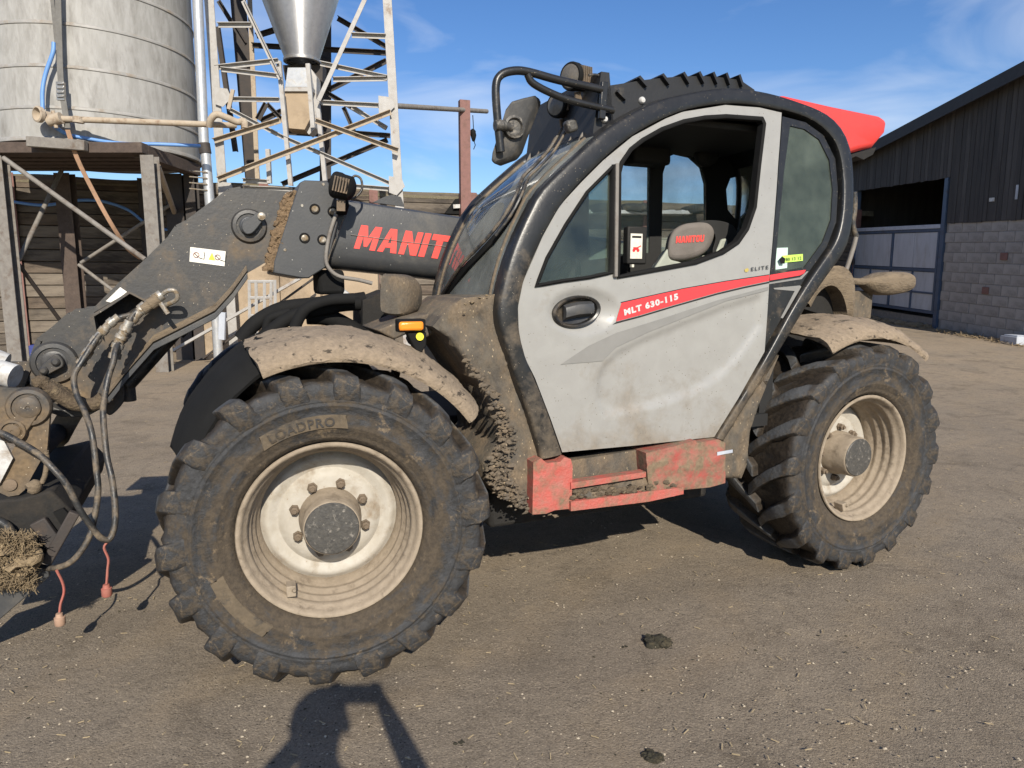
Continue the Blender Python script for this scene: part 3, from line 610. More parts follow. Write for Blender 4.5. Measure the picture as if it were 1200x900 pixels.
def make_wheel(rz, cx, cy, spin, near):
    mtx = Matrix.Translation((cx, cy, 0.60)) @ Matrix.Rotation(rz, 4, 'Z')
    t = link('tyre', TY.copy() if 'tyre' not in wheel_parts else wheel_parts['tyre'].data, None, T, 0)
    wheel_parts.setdefault('tyre', t); t.matrix_local = mtx @ Matrix.Rotation(spin, 4, 'Y')
    n = 18
    for i in range(n):
        for k in (0, 1):
            o = bpy.data.objects.new('tread_lug', LUG[k][random.randrange(6)]); col.objects.link(o); o.parent = t
            o.rotation_euler = (0, -2 * math.pi * (i + 0.5 * k + random.uniform(-.04, .04)) / n, 0)
    if 'rim' in wheel_parts:
        r0 = wheel_parts['rim']; r = r0.copy(); col.objects.link(r); r.parent = T
        if near:
            for ch in wheel_parts['rimch']:
                c = ch.copy(); col.objects.link(c); c.parent = r
    else:
        r = RIM.build('wheel_rim', 'rim', T, 50); ch = []
        ch.append(MB().lathe(dp, 64).build('wheel_disc', 'disc', r, 50)); ch.append(MB().lathe(hubp, 40).build('hub', 'rim', r, 40)); ch.append(MB().lathe(capp, 40).build('hub_cap', 'hub', r, 40))
        nm = nut_mb()
        for i in range(8):
            a = R(27 + 45 * i); o = nm.build('wheel_nut', 'nut', r, 35) if i == 0 else ch[3].copy()
            if i: col.objects.link(o)
            o.location = (.140 * math.cos(a), -.027, .140 * math.sin(a)); o.rotation_euler = (0, i * 0.4, 0); ch.append(o)
        vb = MB(); vb.bar((0, 0, 0), (0.0, -.055, 0), .034, .042); vb.tube([(0, -.03, 0), (0.012, -.065, 0.006)], .007, 8)
        vo = vb.build('valve', 'rim', r, 30, 0.003); vo.location = (-.155, -.13, -.222); ch.append(vo)
        wheel_parts['rim'] = r; wheel_parts['rimch'] = ch
    r.matrix_local = mtx @ Matrix.Rotation(spin, 4, 'Y')
    return t
near_front = make_wheel(R(-6.05), 0, -0.9, 0.0, True)
near_rear = make_wheel(R(3.14), 2.69, -0.9, R(-14), True)
make_wheel(R(180 - 6), 0, 0.9, R(8), False); make_wheel(R(180 + 3), 2.69, 0.9, R(3), False)
# raised words moulded into the front tyre wall
def tyre_words(string, a_mid, r0, hgt, par, wfac=1.0):
    vs, fs, wd = text_verts(string, 0.02, 0.0, 1.15)
    bm = bmesh.new(); bv = []
    for x, y in vs:
        rr = r0 + y * hgt; a = a_mid - (x - wd / 2) * hgt * wfac / r0
        ww = -.2335 - 0.004
        bv.append(bm.verts.new((rr * math.cos(a), ww, rr * math.sin(a))))
    for f in fs:
        try: bm.faces.new([bv[i] for i in f])
        except ValueError: pass
    ex = bmesh.ops.extrude_face_region(bm, geom=bm.faces[:])
    for g in ex['geom']:
        if isinstance(g, bmesh.types.BMVert): g.co.y += 0.010
    bmesh.ops.recalc_face_normals(bm, faces=bm.faces); me = bpy.data.meshes.new('moulded_lettering'); bm.to_mesh(me); bm.free()
    o = link('moulded_lettering', me, 'tyre', par, 0); return o
def tyre_plate(a0, a1, r0, r1, par):
    rows = []
    for i in range(25):
        a = a0 + (a1 - a0) * i / 24; sk_ = .03 * (i == 0) - .03 * (i == 24)
        rows.append([(r * math.cos(a + sk_ * (r - r0) / .04), -w_, r * math.sin(a + sk_ * (r - r0) / .04)) for r, w_ in ((r0, .225), (r0 + .003, .2315), ((r0 + r1) / 2, .2335), (r1 - .003, .2335), (r1, .227))])
    MB().loft(rows).build('moulded_plate', 'platedust', par, 60)
tyre_plate(R(80), R(124), .392, .446, near_front); tyre_plate(R(196), R(236), .392, .446, near_front)
tyre_words('LOADPRO', R(103), .402, .033, near_front)
tyre_words('CAMSO', R(195), .405, .034, near_front) if False else None

# --- mudguards
def mudguard(name, cx, a0, a1, prof, mat, amp, label=None, th=0.012, n=60, taper=(0, 0)):
    rows = []
    P = resample(catmull([Vector((r, y, 0)) for r, y in prof], 6), 22)
    for i in range(n + 1):
        a = a0 + (a1 - a0) * i / n; row = []
        for j, q in enumerate(P):
            e = min(i, n - i, 6) / 6.0
            d = amp * noise.fractal(Vector((a * 6, q.y * 9, cx)), 0.8, 2, 5)
            aa = a + (0.05 * noise.noise(Vector((q.y * 14, cx, a0 * 3))) * (1 - e))
            r = q.x + d + taper[0] + (taper[1] - taper[0]) * i / n; row.append((cx + r * math.cos(aa), q.y, 0.6 + r * math.sin(aa)))
        for q in reversed(P):
            r = q.x - th + taper[0] + (taper[1] - taper[0]) * i / n; row.append((cx + r * math.cos(a), q.y + 0.006, 0.6 + r * math.sin(a)))
        rows.append(row)
    m = MB(); m.loft(rows, True); L = len(rows[0]); m.f.append(tuple(range(L))); m.f.append(tuple(n * L + i for i in reversed(range(L))))
    o = m.build(name, mat, T, 50)
    if label: o['label'] = label
    return o
gp = [(.728, -.62), (.738, -.70), (.738, -.85), (.728, -.97), (.705, -1.06), (.672, -1.115), (.642, -1.13)]
mudguard('front_mudguard', 0.0, R(36), R(112), gp, 'fender', 0.010, 'mudguard over the front wheel caked in pale dried mud')
mudguard('mudguard_flap', 0.0, R(108), R(151), [(.70, -.50), (.71, -.62), (.71, -.80), (.695, -.92), (.66, -1.0), (.62, -1.04)], 'rubberblack', 0.003, 'clean black rubber flap on the front of the mudguard', taper=(.03, -.075))
mudguard('rear_mudguard', 2.69, R(52), R(117), gp, 'fender', 0.012, 'mudguard over the rear wheel caked in pale dried mud')
for cx, s in ((2.69, -0.52), (2.69, 0.1), (0.0, -0.2), (0, .35)):       # mudguard brackets
    MB().tube([(cx + s, -0.45, 1.0), (cx + s, -0.62, 1.15), (cx + s * 0.8, -0.7, 1.3)], 0.022, 8, 4).build('mudguard_bracket', 'void', T)

# --- cab
inner_px = [(657, 531), (642, 487), (624, 440), (613, 418), (606, 385), (606, 355), (613, 325), (636, 275), (655, 240), (680, 212), (705, 187), (740, 158), (780, 137), (800, 129), (850, 121), (890, 124), (917, 130), (947, 139), (968, 155), (983, 183), (986, 220), (984, 260), (973, 290), (953, 317), (925, 363), (896, 418), (865, 470), (838, 513)]
outer_px = [(632, 537), (619, 490), (605, 450), (590, 403), (582, 374), (584, 345), (593, 308), (605, 275), (618, 247), (630, 225), (650, 204), (670, 185), (710, 150), (760, 122), (800, 111), (847, 104), (890, 108), (933, 120), (967, 135), (987, 157), (996, 187), (998, 227), (996, 260), (988, 292), (967, 323), (943, 358), (907, 418), (876, 468), (847, 515)]
NI = 90
Ain = resample(catmull(sidepoly(inner_px), 5), NI); Aout = resample(catmull(sidepoly(outer_px), 5), NI)
# pair each outer point with the nearest sensible inner one
def monotone_pairs(I, O):
    out = []; j = 0
    for p in O:
        best = j
        for k in range(j, min(len(I), j + 14)):
            if (I[k] - p).length < (I[best] - p).length: best = k
        j = best; out.append(I[j])
    out[0] = I[0]; out[-1] = I[-1]
    for _ in range(3): out = [out[0]] + [(out[i - 1] + out[i] * 2 + out[i + 1]) / 4 for i in range(1, len(out) - 1)] + [out[-1]]
    return out
Apair = monotone_pairs(Ain, Aout)
rows = []
for I, O in zip(Apair, Aout):
    row = []
    for k in range(9):
        a = math.pi * k / 8; q = I.lerp(O, (1 - math.cos(a)) / 2); row.append(q + Vector((0, -min(.020, .22 * (I - O).length) * max(0, math.sin(a)) ** .5 - 0.004, 0)))
    row += [O + Vector((0, 0.085, 0)), I + Vector((0, 0.085, 0))]; rows.append(row)
m = MB(); m.loft(rows, True); L = len(rows[0]); m.f.append(tuple(range(L))); m.f.append(tuple((NI - 1) * L + i for i in range(L)))
arch = m.build('cab_arch', 'black', T, 50)
arch['label'] = 'black curved cab arch running round the door'

# door: one pressed sheet with two window openings
door_px = [(659, 530), (645, 490), (627, 443), (616, 421), (608, 392), (607, 360), (613, 330), (636, 277), (656, 241), (682, 213), (707, 188), (741, 160), (780, 139), (800, 131), (850, 123), (890, 126), (916, 132), (912, 190), (907, 260), (902, 320), (898, 385), (896, 412), (865, 467), (837, 512), (745, 522)]
win_px = [(723, 326), (724, 202), (727, 190), (738, 174), (752, 163), (775, 150), (800, 141), (825, 136.5), (850, 135), (893, 138), (896, 145), (890, 195), (885, 243), (876, 269), (865, 285), (847, 297), (815, 309)]
quar_px = [(627, 336), (640, 302), (662, 263), (687, 225), (710, 202), (719, 193), (717.5, 320), (690, 326), (660, 330)]
door_l = xz(sidepoly(door_px)); win_l = xz(sidepoly(win_px)); quar_l = xz(sidepoly(quar_px))
rec_px = [(706, 424), (722, 408), (760, 390), (800, 374), (850, 354), (897, 340), (895, 384), (870, 420), (845, 445), (815, 464), (780, 476), (740, 486), (705, 492), (696, 470), (698, 440)]
rec_l = xz(sidepoly(rec_px))
hx = xz([S(685, 365)])[0]; hr = (abs(S(727, 365).x - S(643, 365).x) / 2, abs(S(685, 392).z - S(685, 339).z) / 2)
def segdist(p, L):
    d = 9
    for i in range(len(L)):
        a = L[i]; b = L[(i + 1) % len(L)]; vx, vz = b[0] - a[0], b[1] - a[1]; t = ((p[0] - a[0]) * vx + (p[1] - a[1]) * vz) / (vx * vx + vz * vz)
        t = min(1, max(0, t)); d = min(d, math.hypot(p[0] - a[0] - t * vx, p[1] - a[1] - t * vz))
    return d
def relief(x, z):
    r = 0.0
    if inside((x, z), [rec_l]):
        t = min(1, segdist((x, z), rec_l) / 0.045); r += 0.015 * t * t * (3 - 2 * t)
    q = math.hypot((x - hx[0]) / hr[0], (z - hx[1]) / hr[1])
    if q < 1: t = 1 - q; r += 0.030 * min(1, t / 0.55) ** 0.8
    return r
def yd(x, z): return yside(x, z) + relief(x, z)
door = slab([door_l, win_l, quar_l], yd, 0.035, 0.016, None, 'cab_door', 'door', T, 40)
door['label'] = 'dull grey cab door, lower edge stained with mud'
def ring(loop_px, wpx, name, mat, parent, off, depth, out=0.0):
    """rubber seal following an opening"""
    P0 = [S(a, b) for a, b in loop_px]; P = [P0[i].lerp(P0[(i + 1) % len(P0)], k / 4) for i in range(len(P0)) for k in range(4)]; c = sum((p for p in P), Vector()) / len(P); rows = []
    n = len(P)
    for i, p in enumerate(P):
        t = (P[(i + 1) % n] - P[i - 1]).normalized(); nrm = Vector((t.z, 0, -t.x)); nrm = nrm if nrm.dot(c - p) > 0 else -nrm
        a = p - nrm * 0.004; b_ = p + nrm * wpx; o1 = Vector((0, -0.012, 0)); o2 = Vector((0, 0.03, 0))
        rows.append([a + o2, a + o1 * 0.6, (a + b_) / 2 + o1, b_ + o1 * 0.6, b_ + o2])
    rows.append(rows[0]); m = MB(); m.loft(rows, True); return m.build(name, mat, parent, 60)
ring(win_px, 0.014, 'window_seal', 'rubberblack', door, 0, 0)
ring(quar_px, 0.010, 'window_seal', 'rubberblack', door, 0, 0)
g = slab([quar_l], lambda x, z: yside(x, z) + 0.018, 0.004, 0.05, None, 'quarter_pane', 'glassquar', door)
MB().bar(S(720.5, 325, -0.006), S(722, 192, -0.006), 0.016, 0.03, (0, 1, 0)).build('window_bar', 'greysteel', door, bevel=0.004)
# handle in its bowl
hc = S(676, 365)
rows = []
for i in range(41):
    a = 2 * math.pi * i / 40; ca, sa = math.cos(a), math.sin(a); A = abs(S(704, 365).x - S(648, 365).x) / 2; B = abs(S(676, 384).z - S(676, 347).z) / 2
    rows.append([(hc.x + A * k * ca, yside(hc.x, hc.z) + yo, hc.z + B * k * sa + 0.010 * ca) for k, yo in ((1.0, 0.03), (1.0, -0.004), (0.93, -0.010), (0.84, -0.006), (0.78, 0.012), (0.3, 0.022), (0.01, 0.022))])
hb = MB().loft(rows).build('door_handle', 'black', door, 40)
m = MB(); hp = [Vector((hc.x + u, yside(hc.x, hc.z) - 0.010 - 0.012 * math.cos(u / 0.075 * 1.3), hc.z + v_ + 0.12 * u)) for u, v_ in ((-.062, 0.0), (-.03, 0.004), (0, .006), (.03, .004), (.072, 0))]
m.loft([[p + Vector((0, 0.02, 0.034)), p + Vector((0, -0.004, 0.024)), p + Vector((0, -0.010, 0.004)), p + Vector((0, -0.006, -0.016)), p + Vector((0, 0.02, -0.030))] for p in hp], True); m.f += [tuple(range(5)), tuple(20 + i for i in range(5))]
m.build('handle_grip', 'rubberblack', door, 40, 0.004) if False else m.build('door_handle_grip', 'boom', door, 40)
# flat print on the door, and shade painted along its pressed crease
def decal(px_loop, name, mat, parent, off=-0.003, base=None, res=0.03):
    f = base or yd
    return slab([xz([S(a, b) for a, b in px_loop])], lambda x, z: f(x, z) + off, 0.0015, res, None, name, mat, parent, 40)
def decal_text(string, p0, p1, hpx, name, mat, parent, bold=0.02, shear=0.0, spacing=1.0, off=-0.006, base=None, mapper=None, glyph=None):
    if glyph: vs, fs, wd = glyph
    else: vs, fs, wd = text_verts(string, bold, shear, spacing)
    p0 = Vector((p0[0], p0[1], 0)); p1 = Vector((p1[0], p1[1], 0)); d = p1 - p0; up = Vector((d.y, -d.x, 0)).normalized() * hpx; f = base or yd
    out = []
    for x, y in vs:
        q = p0 + d * (x / wd) + up * y
        if mapper: out.append(mapper(q.x, q.y))
        else:
            P = S(q.x, q.y); out.append(Vector((P.x, f(P.x, P.z) + off, P.z)))
    m = MB(); m.add(out, fs); return m.build(name, mat, parent, 0, fix=False)
st_u = [(728, 355), (760, 347.5), (800, 338.7), (850, 330), (901, 322.5)]; st_l = [(901, 329), (870, 335.5), (840, 342.7), (790, 357), (750, 369), (722, 376.5)]
decal(st_u + st_l, 'red_stripe', 'stripe', door)
decal([(722, 377.3), (750, 370), (790, 358), (840, 343.6), (870, 336.4), (901, 330), (901, 331.6), (870, 338), (840, 345.2), (790, 359.5), (750, 371.6), (718, 380)], 'black_pinstripe', 'decalblack', door)
decal([(727, 354), (760, 346.5), (800, 337.7), (850, 329), (901, 321.5), (901, 322.3), (850, 329.8), (800, 338.5), (760, 347.3), (728, 354.8)], 'black_pinstripe', 'decalblack', door)
decal([(657, 427), (690, 405), (722, 390), (780, 372), (840, 352), (900, 336), (900, 340), (850, 353), (800, 373), (760, 389), (722, 407), (706, 423)], 'crease_shade', 'decalshadegrey', door)  # grey sheet paints the shade on the down-facing slope of the crease
decal_text('MLT 630-115', (731, 370), (795, 350.5), 7.6, 'model_lettering', 'whitep', door, 0.055, 0.15, 1.18)
decal_text('ELITE', (879.5, 317.6), (900, 315.2), 4.2, 'trim_lettering', 'decalblack', door, 0.005, 0.1, 1.35)
decal([(872, 316), (875.5, 314), (877.5, 316.5), (875, 319), (872.5, 318.5)], 'gold_emblem', 'gold', door)
# door hinge bolts and latch plate
# rear quarter of the cab side
rq_px = [(918, 136), (945, 143), (966, 158), (980, 186), (983, 222), (981, 260), (970, 289), (950, 317), (925, 358), (898, 406), (899, 385), (904, 318), (909, 260), (914, 190)]
rg_px = [(927, 147), (944, 151), (961, 163), (973, 187), (977, 222), (975, 257), (965, 284), (944, 313), (925, 316.5), (909, 318), (914, 260), (920, 200)]
rq = slab([xz(sidepoly(rq_px)), xz(sidepoly(rg_px))], lambda x, z: yside(x, z) + 0.006, 0.02, 0.03, None, 'rear_quarter_panel', 'black', T)
slab([xz(sidepoly(rg_px))], lambda x, z: yside(x, z) + 0.012, 0.004, 0.06, None, 'rear_quarter_pane', 'glassdark', rq)
yq = lambda x, z: yside(x, z) + 0.006
decal([(903, 322.2), (925, 318.6), (945, 316.2), (943, 320), (938, 322.6), (903, 328.6)], 'red_stripe', 'stripe', rq, base=yq)
decal([(902, 331), (938, 325), (946, 318), (948, 318), (940, 327), (902, 333)], 'pale_pinstripe', 'decalshadegrey', rq, base=yq)
decal([(907, 337.5), (938, 334.5), (939.5, 336), (918, 373), (915.5, 372.5), (932, 341), (908, 339)], 'tick_mark', 'decalshadegrey', rq, base=yq)
yg = lambda x, z: yside(x, z) + 0.012
decal([(911, 290.5), (925, 290), (924, 314), (910.5, 316)], 'paper_label', 'mint', rq, base=yg)
decal([(918, 299.5), (942, 297.5), (942, 305.5), (918, 308)], 'lime_label', 'lime', rq, -0.006, base=yg)
decal_text('180 13 12', (920, 306), (940, 304), 3.6, 'label_lettering', 'decalblack', rq, 0.0, 0, 1.1, -0.009, base=yg)
decal([(912, 304), (915, 300.5), (919, 303), (918, 309), (914, 309)], 'window_knob', 'rubberblack', rq, -0.02, base=yg)

# windscreen, roof and back: lofted from the arch's own profile across to the far arch
YF = -0.17
outx = resample(catmull(sidepoly(outer_px), 5), 240)
iws = [i for i, p in enumerate(outx) if p.z > 1.36 and p.x < 1.17 and i < 120]
ws = [outx[i] for i in range(iws[0], iws[-1] + 1, 2)]
def bulge(y): u = (y + 0.58) / 0.42; return max(-0.2, 1 - u * u)
def wsx(z):
    for a, b_ in zip(ws, ws[1:]):
        if a.z <= z <= b_.z: return a.x + (b_.x - a.x) * (z - a.z) / max(1e-6, b_.z - a.z)
    return ws[0].x if z < ws[0].z else ws[-1].x
rows = []
for p in ws:
    rows.append([(p.x + 0.012 - 0.055 * bulge(y), y, p.z) for y in [p.y + 0.02 + (YF - 0.02 - p.y) * k / 14 for k in range(15)]])
wsg = MB().loft(rows).build('windscreen', 'glasswind', T, 60)
wsg['label'] = 'dusty curved windscreen, hazy reflection painted into its colour'
# near and far edge trims of the screen; far arch
far = [Vector((p.x, YF, p.z)) for p in outx]
MB().tube([p + Vector((0.012, 0, 0)) for p in far[::4]], 0.035, 8).build('far_cab_arch', 'black', T, 60)
MB().tube([Vector((r[-2][0] - 0.002, r[-2][1], r[-2][2])) for r in rows], 0.009, 6).build('screen_trim', 'tan', T, 60)
MB().tube([Vector((r[1][0] - 0.000, r[1][1], r[1][2])) for r in rows], 0.008, 6).build('screen_trim', 'cowl', T, 60)
def wsurf(px, py, off=0.0):
    lo_, hi_ = -1.05, -0.1; best = None
    for k in range(96):
        y = lo_ + (hi_ - lo_) * k / 95; P = V(px, py, y); e = abs(P.x - (wsx(P.z) + 0.012 - 0.055 * bulge(y)))
        if best is None or e < best[0]: best = (e, P)
    return best[1] + Vector((-off, -off * 0.5, off * 0.4))
ir = [i for i, p in enumerate(outx) if (p.x >= 1.13 and i < 120) or (i >= 120 and p.z > 2.2)]
rf = outx[ir[0]:ir[-1] + 1:3]
rows = []
for p in rf:
    ys = [p.y + 0.01 + (YF - p.y - 0.01) * k / 10 for k in range(11)]
    rows.append([(p.x, y, p.z + 0.03 * max(0, bulge(y)) - 0.006) for y in ys] + [(p.x, y, p.z - 0.06) for y in reversed(ys)])
m = MB().loft(rows, True); L = len(rows[0]); m.f += [tuple(range(L)), tuple((len(rows) - 1) * L + i for i in range(L))]
m.build('cab_roof', 'roofblack', T, 45)
ib = [i for i, p in enumerate(outx) if i > 120 and 1.45 < p.z <= 2.2]
rows = [[(p.x - 0.012, y, p.z) for y in (p.y + 0.03, (p.y + YF) / 2, YF)] for p in outx[ib[0]:ib[-1] + 1:4]]
MB().loft(rows).build('rear_pane', 'glassfar', T, 60)
# far side of the cab with its windows, seen through the open door window
side_l = [(p.x, p.z) for p in resample([p for p in outx if p.z > 1.0], 60)]
def fpx(L): return xz([V(a, b, YF) for a, b in L])
f1 = fpx([(690, 205), (727, 190), (762, 193), (761, 296), (690, 305)]); f2 = fpx([(777, 203), (783, 184), (792, 180), (810, 184), (823, 196), (828, 215), (829, 296), (775, 298)])
f3 = fpx([(851, 222), (856, 209), (870, 205), (884, 206), (900, 210), (896, 262), (884, 276), (866, 262), (853, 246)])
fw = slab([side_l, f1, f2, f3], lambda x, z: YF, 0.03, 0.08, None, 'far_cab_side', 'inside', T)
for f_ in (f1, f2, f3): slab([f_], lambda x, z: YF + 0.01, 0.004, 0.2, None, 'far_pane', 'glassfar', fw)
# inside the cab
cabin = MB(); cabin.box((0.85, -0.98, 0.80), (2.15, -0.2, 0.86)); cabin.box((2.12, -0.95, 0.86), (2.2, -0.2, 1.45)); cabin.build('cab_floor', 'inside', T)
m = MB(); m.prism([(0.72, -0.95, 1.36), (1.02, -0.95, 1.42), (1.05, -0.95, 1.36), (0.95, -0.95, 0.95), (0.78, -0.95, 0.9)], (0, 0.72, 0)); m.build('dashboard', 'inside', T, bevel=0.02)
a = V(737, 305, -0.42); c_ = V(756, 270, -0.42)
m = MB(); m.box((a.x - 0.01, -0.42, a.z - 0.02), (c_.x + 0.015, -0.37, c_.z + 0.02)); scr = m.build('display_unit', 'inside', T, bevel=0.008)
m = MB(); a2 = V(738.5, 303, -0.424); c2_ = V(753, 274, -0.424); m.box((a2.x, -0.4245, a2.z), (c2_.x, -0.421, c2_.z)); m.build('display_label', 'white', scr)
m = MB(); m.box((a2.x + 0.008, -0.4265, c2_.z - 0.022), (c2_.x - 0.008, -0.425, c2_.z - 0.012)); m.build('label_title', 'decalblack', scr)
q = V(746, 291, -0.4265)
m = MB(); m.box((q.x - 0.02, -0.4265, q.z - 0.008), (q.x + 0.012, -0.425, q.z + 0.006)); m.bar((q.x + .005, -.426, q.z + .004), (q.x + .028, -.426, q.z + .014), .002, .005); m.lathe([(.009, -.426), (.0, -.4265)], 12, (q.x - .016, 0, q.z - .01)); m.lathe([(.009, -.426), (.0, -.4265)], 12, (q.x + .01, 0, q.z - .01)); m.build('label_picture', 'stripe', scr)
a = V(768, 312, -0.45); c_ = V(772, 270, -0.45); m = MB(); m.box((a.x, -0.22, a.z), (c_.x, -0.2, c_.z)); m.build('pillar_label', 'white', scr)
# steering wheel and column
m = MB(); cx, cz = 1.12, 1.46
m.tube([(cx + 0.19 * math.cos(t) * 0.55, -0.6 + 0.19 * math.sin(t), cz + 0.19 * math.cos(t) * 0.83) for t in [2 * math.pi * k / 28 for k in range(29)]], 0.014, 8); m.tube([(cx, -0.6, cz), (0.95, -0.6, 1.2)], 0.03, 8); m.bar((cx - .1, -.6, cz - .15), (cx + .1, -.6, cz + .15), .02, .03); m.build('steering_wheel', 'inside', T, 50)
# seat: base, back, headrest
SEAT_Y = -0.66
m = MB(); m.prism([(1.42, SEAT_Y - 0.24, 1.12), (1.93, SEAT_Y - 0.24, 1.08), (1.95, SEAT_Y - 0.24, 1.22), (1.42, SEAT_Y - 0.24, 1.25)], (0, 0.48, 0)); m.build('seat_cushion', 'seat', T, bevel=0.04, seg=3)
bk = [V(a, b_, SEAT_Y) for a, b_ in ((765, 325), (775, 308), (800, 300), (850, 300), (868, 275), (862, 320), (848, 340), (775, 345))]
m = MB(); m.prism([q + Vector((0, -0.10, 0)) for q in bk], (0.17, 0.30, 0)); m.build('seat_back', 'seatpale', T, bevel=0.03, seg=3)
hd = smooth2([(784, 303), (783, 288), (788, 272), (800, 263), (818, 260), (832, 262), (838, 273), (832, 290), (820, 300), (800, 305)], 4)
m = MB(); m.prism([V(a, b_, SEAT_Y - 0.16) for a, b_ in hd], (0.073, 0.13, 0)); hr_ = m.build('headrest', 'seat', T, 30, bevel=0.035, seg=4)
hk = smooth2([(817, 262), (830, 258), (850, 260), (862, 268), (866, 285), (858, 303), (845, 308), (835, 296), (838, 275)], 4)
m = MB(); m.prism([V(a, b_, SEAT_Y - 0.13) for a, b_ in hk], (0.09, 0.16, 0)); m.build('headrest_back', 'inside', T, 30, bevel=0.035, seg=4)
m = MB(); m.prism([V(a, b_, SEAT_Y - 0.15) for a, b_ in ((756, 332), (768, 312), (783, 290), (786, 304), (800, 308), (822, 304), (838, 298), (845, 280), (853, 279), (851, 300), (846, 322))], (0.10, 0.18, 0)); m.build('seat_bolster', 'seatpale', T, bevel=0.012)
letters, wd = word('MANITOU')
def word_mesh(letters): 
    vs = []; fs = []
    for loops in letters:
        k = len(vs)
        pts = [Vector(p) for L_ in loops for p in L_]; ed = []; o_ = 0
        for L_ in loops: ed += [(o_ + i, o_ + (i + 1) % len(L_)) for i in range(len(L_))]; o_ += len(L_)
        v, e, f, *_ = delaunay_2d_cdt(pts, ed, [], 0, 1e-6)
        vs += [(p.x, p.y) for p in v]; fs += [tuple(k + i for i in t) for t in f if inside((sum(v[i][0] for i in t) / 3, sum(v[i][1] for i in t) / 3), loops)]
    return vs, fs
wv, wf = word_mesh(letters)
decal_text('', (792, 285), (826, 283), 8, 'headrest_lettering', 'letter', hr_, mapper=lambda a, b_: V(a, b_, SEAT_Y - 0.163), glyph=(wv, wf, wd + 0.22))
# lining under the roof, with its console and blower
pl_ = V(790, 160, -.3).z
m = MB(); m.box((1.25, -0.86, 2.235), (2.4, -0.2, 2.27)); m.build('roof_lining', 'inside', T, bevel=0.01)
a = V(745, 190, -0.4); m = MB(); a = V(738, 176, -.3); c_ = V(782, 195, -.3); m.box((a.x, -0.34, c_.z), (c_.x, -0.2, a.z + .04)); m.build('overhead_console', 'inside', T, bevel=0.02); q = V(827, 183, -.3); m = MB(); m.blob((q.x, -.3, q.z), .075, 3, 2, .15, 1, (1.1, .6, .8)); m.build('ceiling_blower', 'inside', T, 60)

# --- muddy panel in front of and below the cab
cow_px = [(514, 384), (530, 364), (547, 350), (583, 345), (582, 374), (590, 403), (605, 450), (619, 490), (634, 536), (626, 543), (626, 602), (604, 592), (586, 583), (571, 566), (568, 545), (584, 520), (581, 492), (571, 460), (552, 428), (533, 398)]
cl = xz([V(a, b_, -1.0) for a, b_ in cow_px])
slab([cl], lambda x, z: -0.995 + 0.22 * max(0, (0.78 - x)) , 0.5, 0.012, lambda x, z: -0.012 * (0.4 + fn(x, z, 7)) - 0.03 * max(0, 1.1 - z) - (0.005 + .022 * max(0, 1.05 - z)) * abs(fn(x, z * .7, 22, 3.0)), 'cab_front_panel', 'cowl', T, 60)['label'] = 'black cab front panel smeared and caked with mud'
top = [V(514, 384, -1.0), V(530, 364, -0.97), V(548, 349, -0.9), V(583, 345, -1.0), V(580, 352, -1.0), V(560, 362, -1.0)]
m = MB()
for i in range(420):
    t = random.random(); pth = [(540, 408), (556, 436), (575, 470), (585, 500), (584, 525), (570, 548), (574, 566), (592, 586), (622, 600)]
    q_ = random.random() ** .7 * 7.99; k_ = int(q_); a = pth[k_][0] + (pth[k_ + 1][0] - pth[k_][0]) * (q_ - k_); b_ = pth[k_][1] + (pth[k_ + 1][1] - pth[k_][1]) * (q_ - k_); P = V(a + random.uniform(-3, 3 + q_ * 4.5), b_ + random.uniform(-6, 6), -1.0 - random.uniform(0, 0.025)); m.blob(P + Vector((0, -.012, 0)), 0.003 + .011 * random.random() ** 2.5, i, 1 if i % 4 else 2, 0.9, 2.0, (1.4, 0.6, .8))
m.build('mud_clods', 'cowl', T, 60)['kind'] = 'stuff'
m = MB()
for i in range(40):
    a = random.choice([(556, 352), (565, 350), (573, 349), (540, 362), (548, 356)]); P = V(a[0] + random.uniform(-6, 6), a[1] + random.uniform(-3, 4), random.uniform(-0.98, -0.7)); m.blob(P, random.uniform(0.003, 0.010), i, 1, 0.7, 2, (1.6, 1, .6))
m.build('straw_litter', 'straw', T, 60)['kind'] = 'stuff'
# mud behind the arch foot, by the rear wheel
mp_ = [(893, 446), (912, 416), (890, 470), (878, 505), (874, 545), (868, 560), (846, 560), (846, 518), (862, 490)]
slab([xz([V(a, b_, -0.98) for a, b_ in mp_])], lambda x, z: -0.985, 0.25, 0.02, lambda x, z: -0.02 * (0.5 + fn(x, z, 12)), 'rear_splash_panel', 'cowl', T, 60)

# --- steps
Y1 = -1.07
def px_slab(L, y, d, name, mat, amp=0.006, f=14, par=None, res=0.02):
    return slab([xz([V(a, b_, y) for a, b_ in L])], lambda x, z: y, d, res, (lambda x, z: -amp * (0.3 + fn(x, z, f, y))) if amp else None, name, mat, par or T, 50)
px_slab([(625, 542), (634, 537), (641, 543), (657, 541), (661, 536), (669, 538), (671, 546), (670, 596), (650, 598), (640, 602), (624, 603)], Y1, 0.3, 'step_end', 'redstep', 0.004)
px_slab([(668, 540), (765, 524), (765, 560), (668, 570)], -0.99, 0.06, 'step_back', 'cowl', 0.004)
px_slab([(758, 549), (757, 531), (790, 523), (815, 516), (817, 519), (842, 515), (850, 519), (850, 566), (832, 571), (802, 574), (762, 586)], Y1, 0.3, 'step_end', 'redp', 0.012, 11)
s1 = px_slab([(669, 566), (757, 553), (757, 559), (669, 573)], Y1 - 0.01, 0.05, 'step_tread', 'redstep', 0.002)
s2 = px_slab([(669, 588), (760, 576), (801, 571), (801, 579), (760, 588), (669, 599)], Y1 - 0.015, 0.28, 'step_tread', 'redstep', 0.002)
px_slab([(670, 573), (757, 560), (802, 567), (801, 573), (757, 579), (670, 590)], Y1 + 0.02, 0.25, 'step_riser', 'cowl', 0.03, 16)
m = MB()
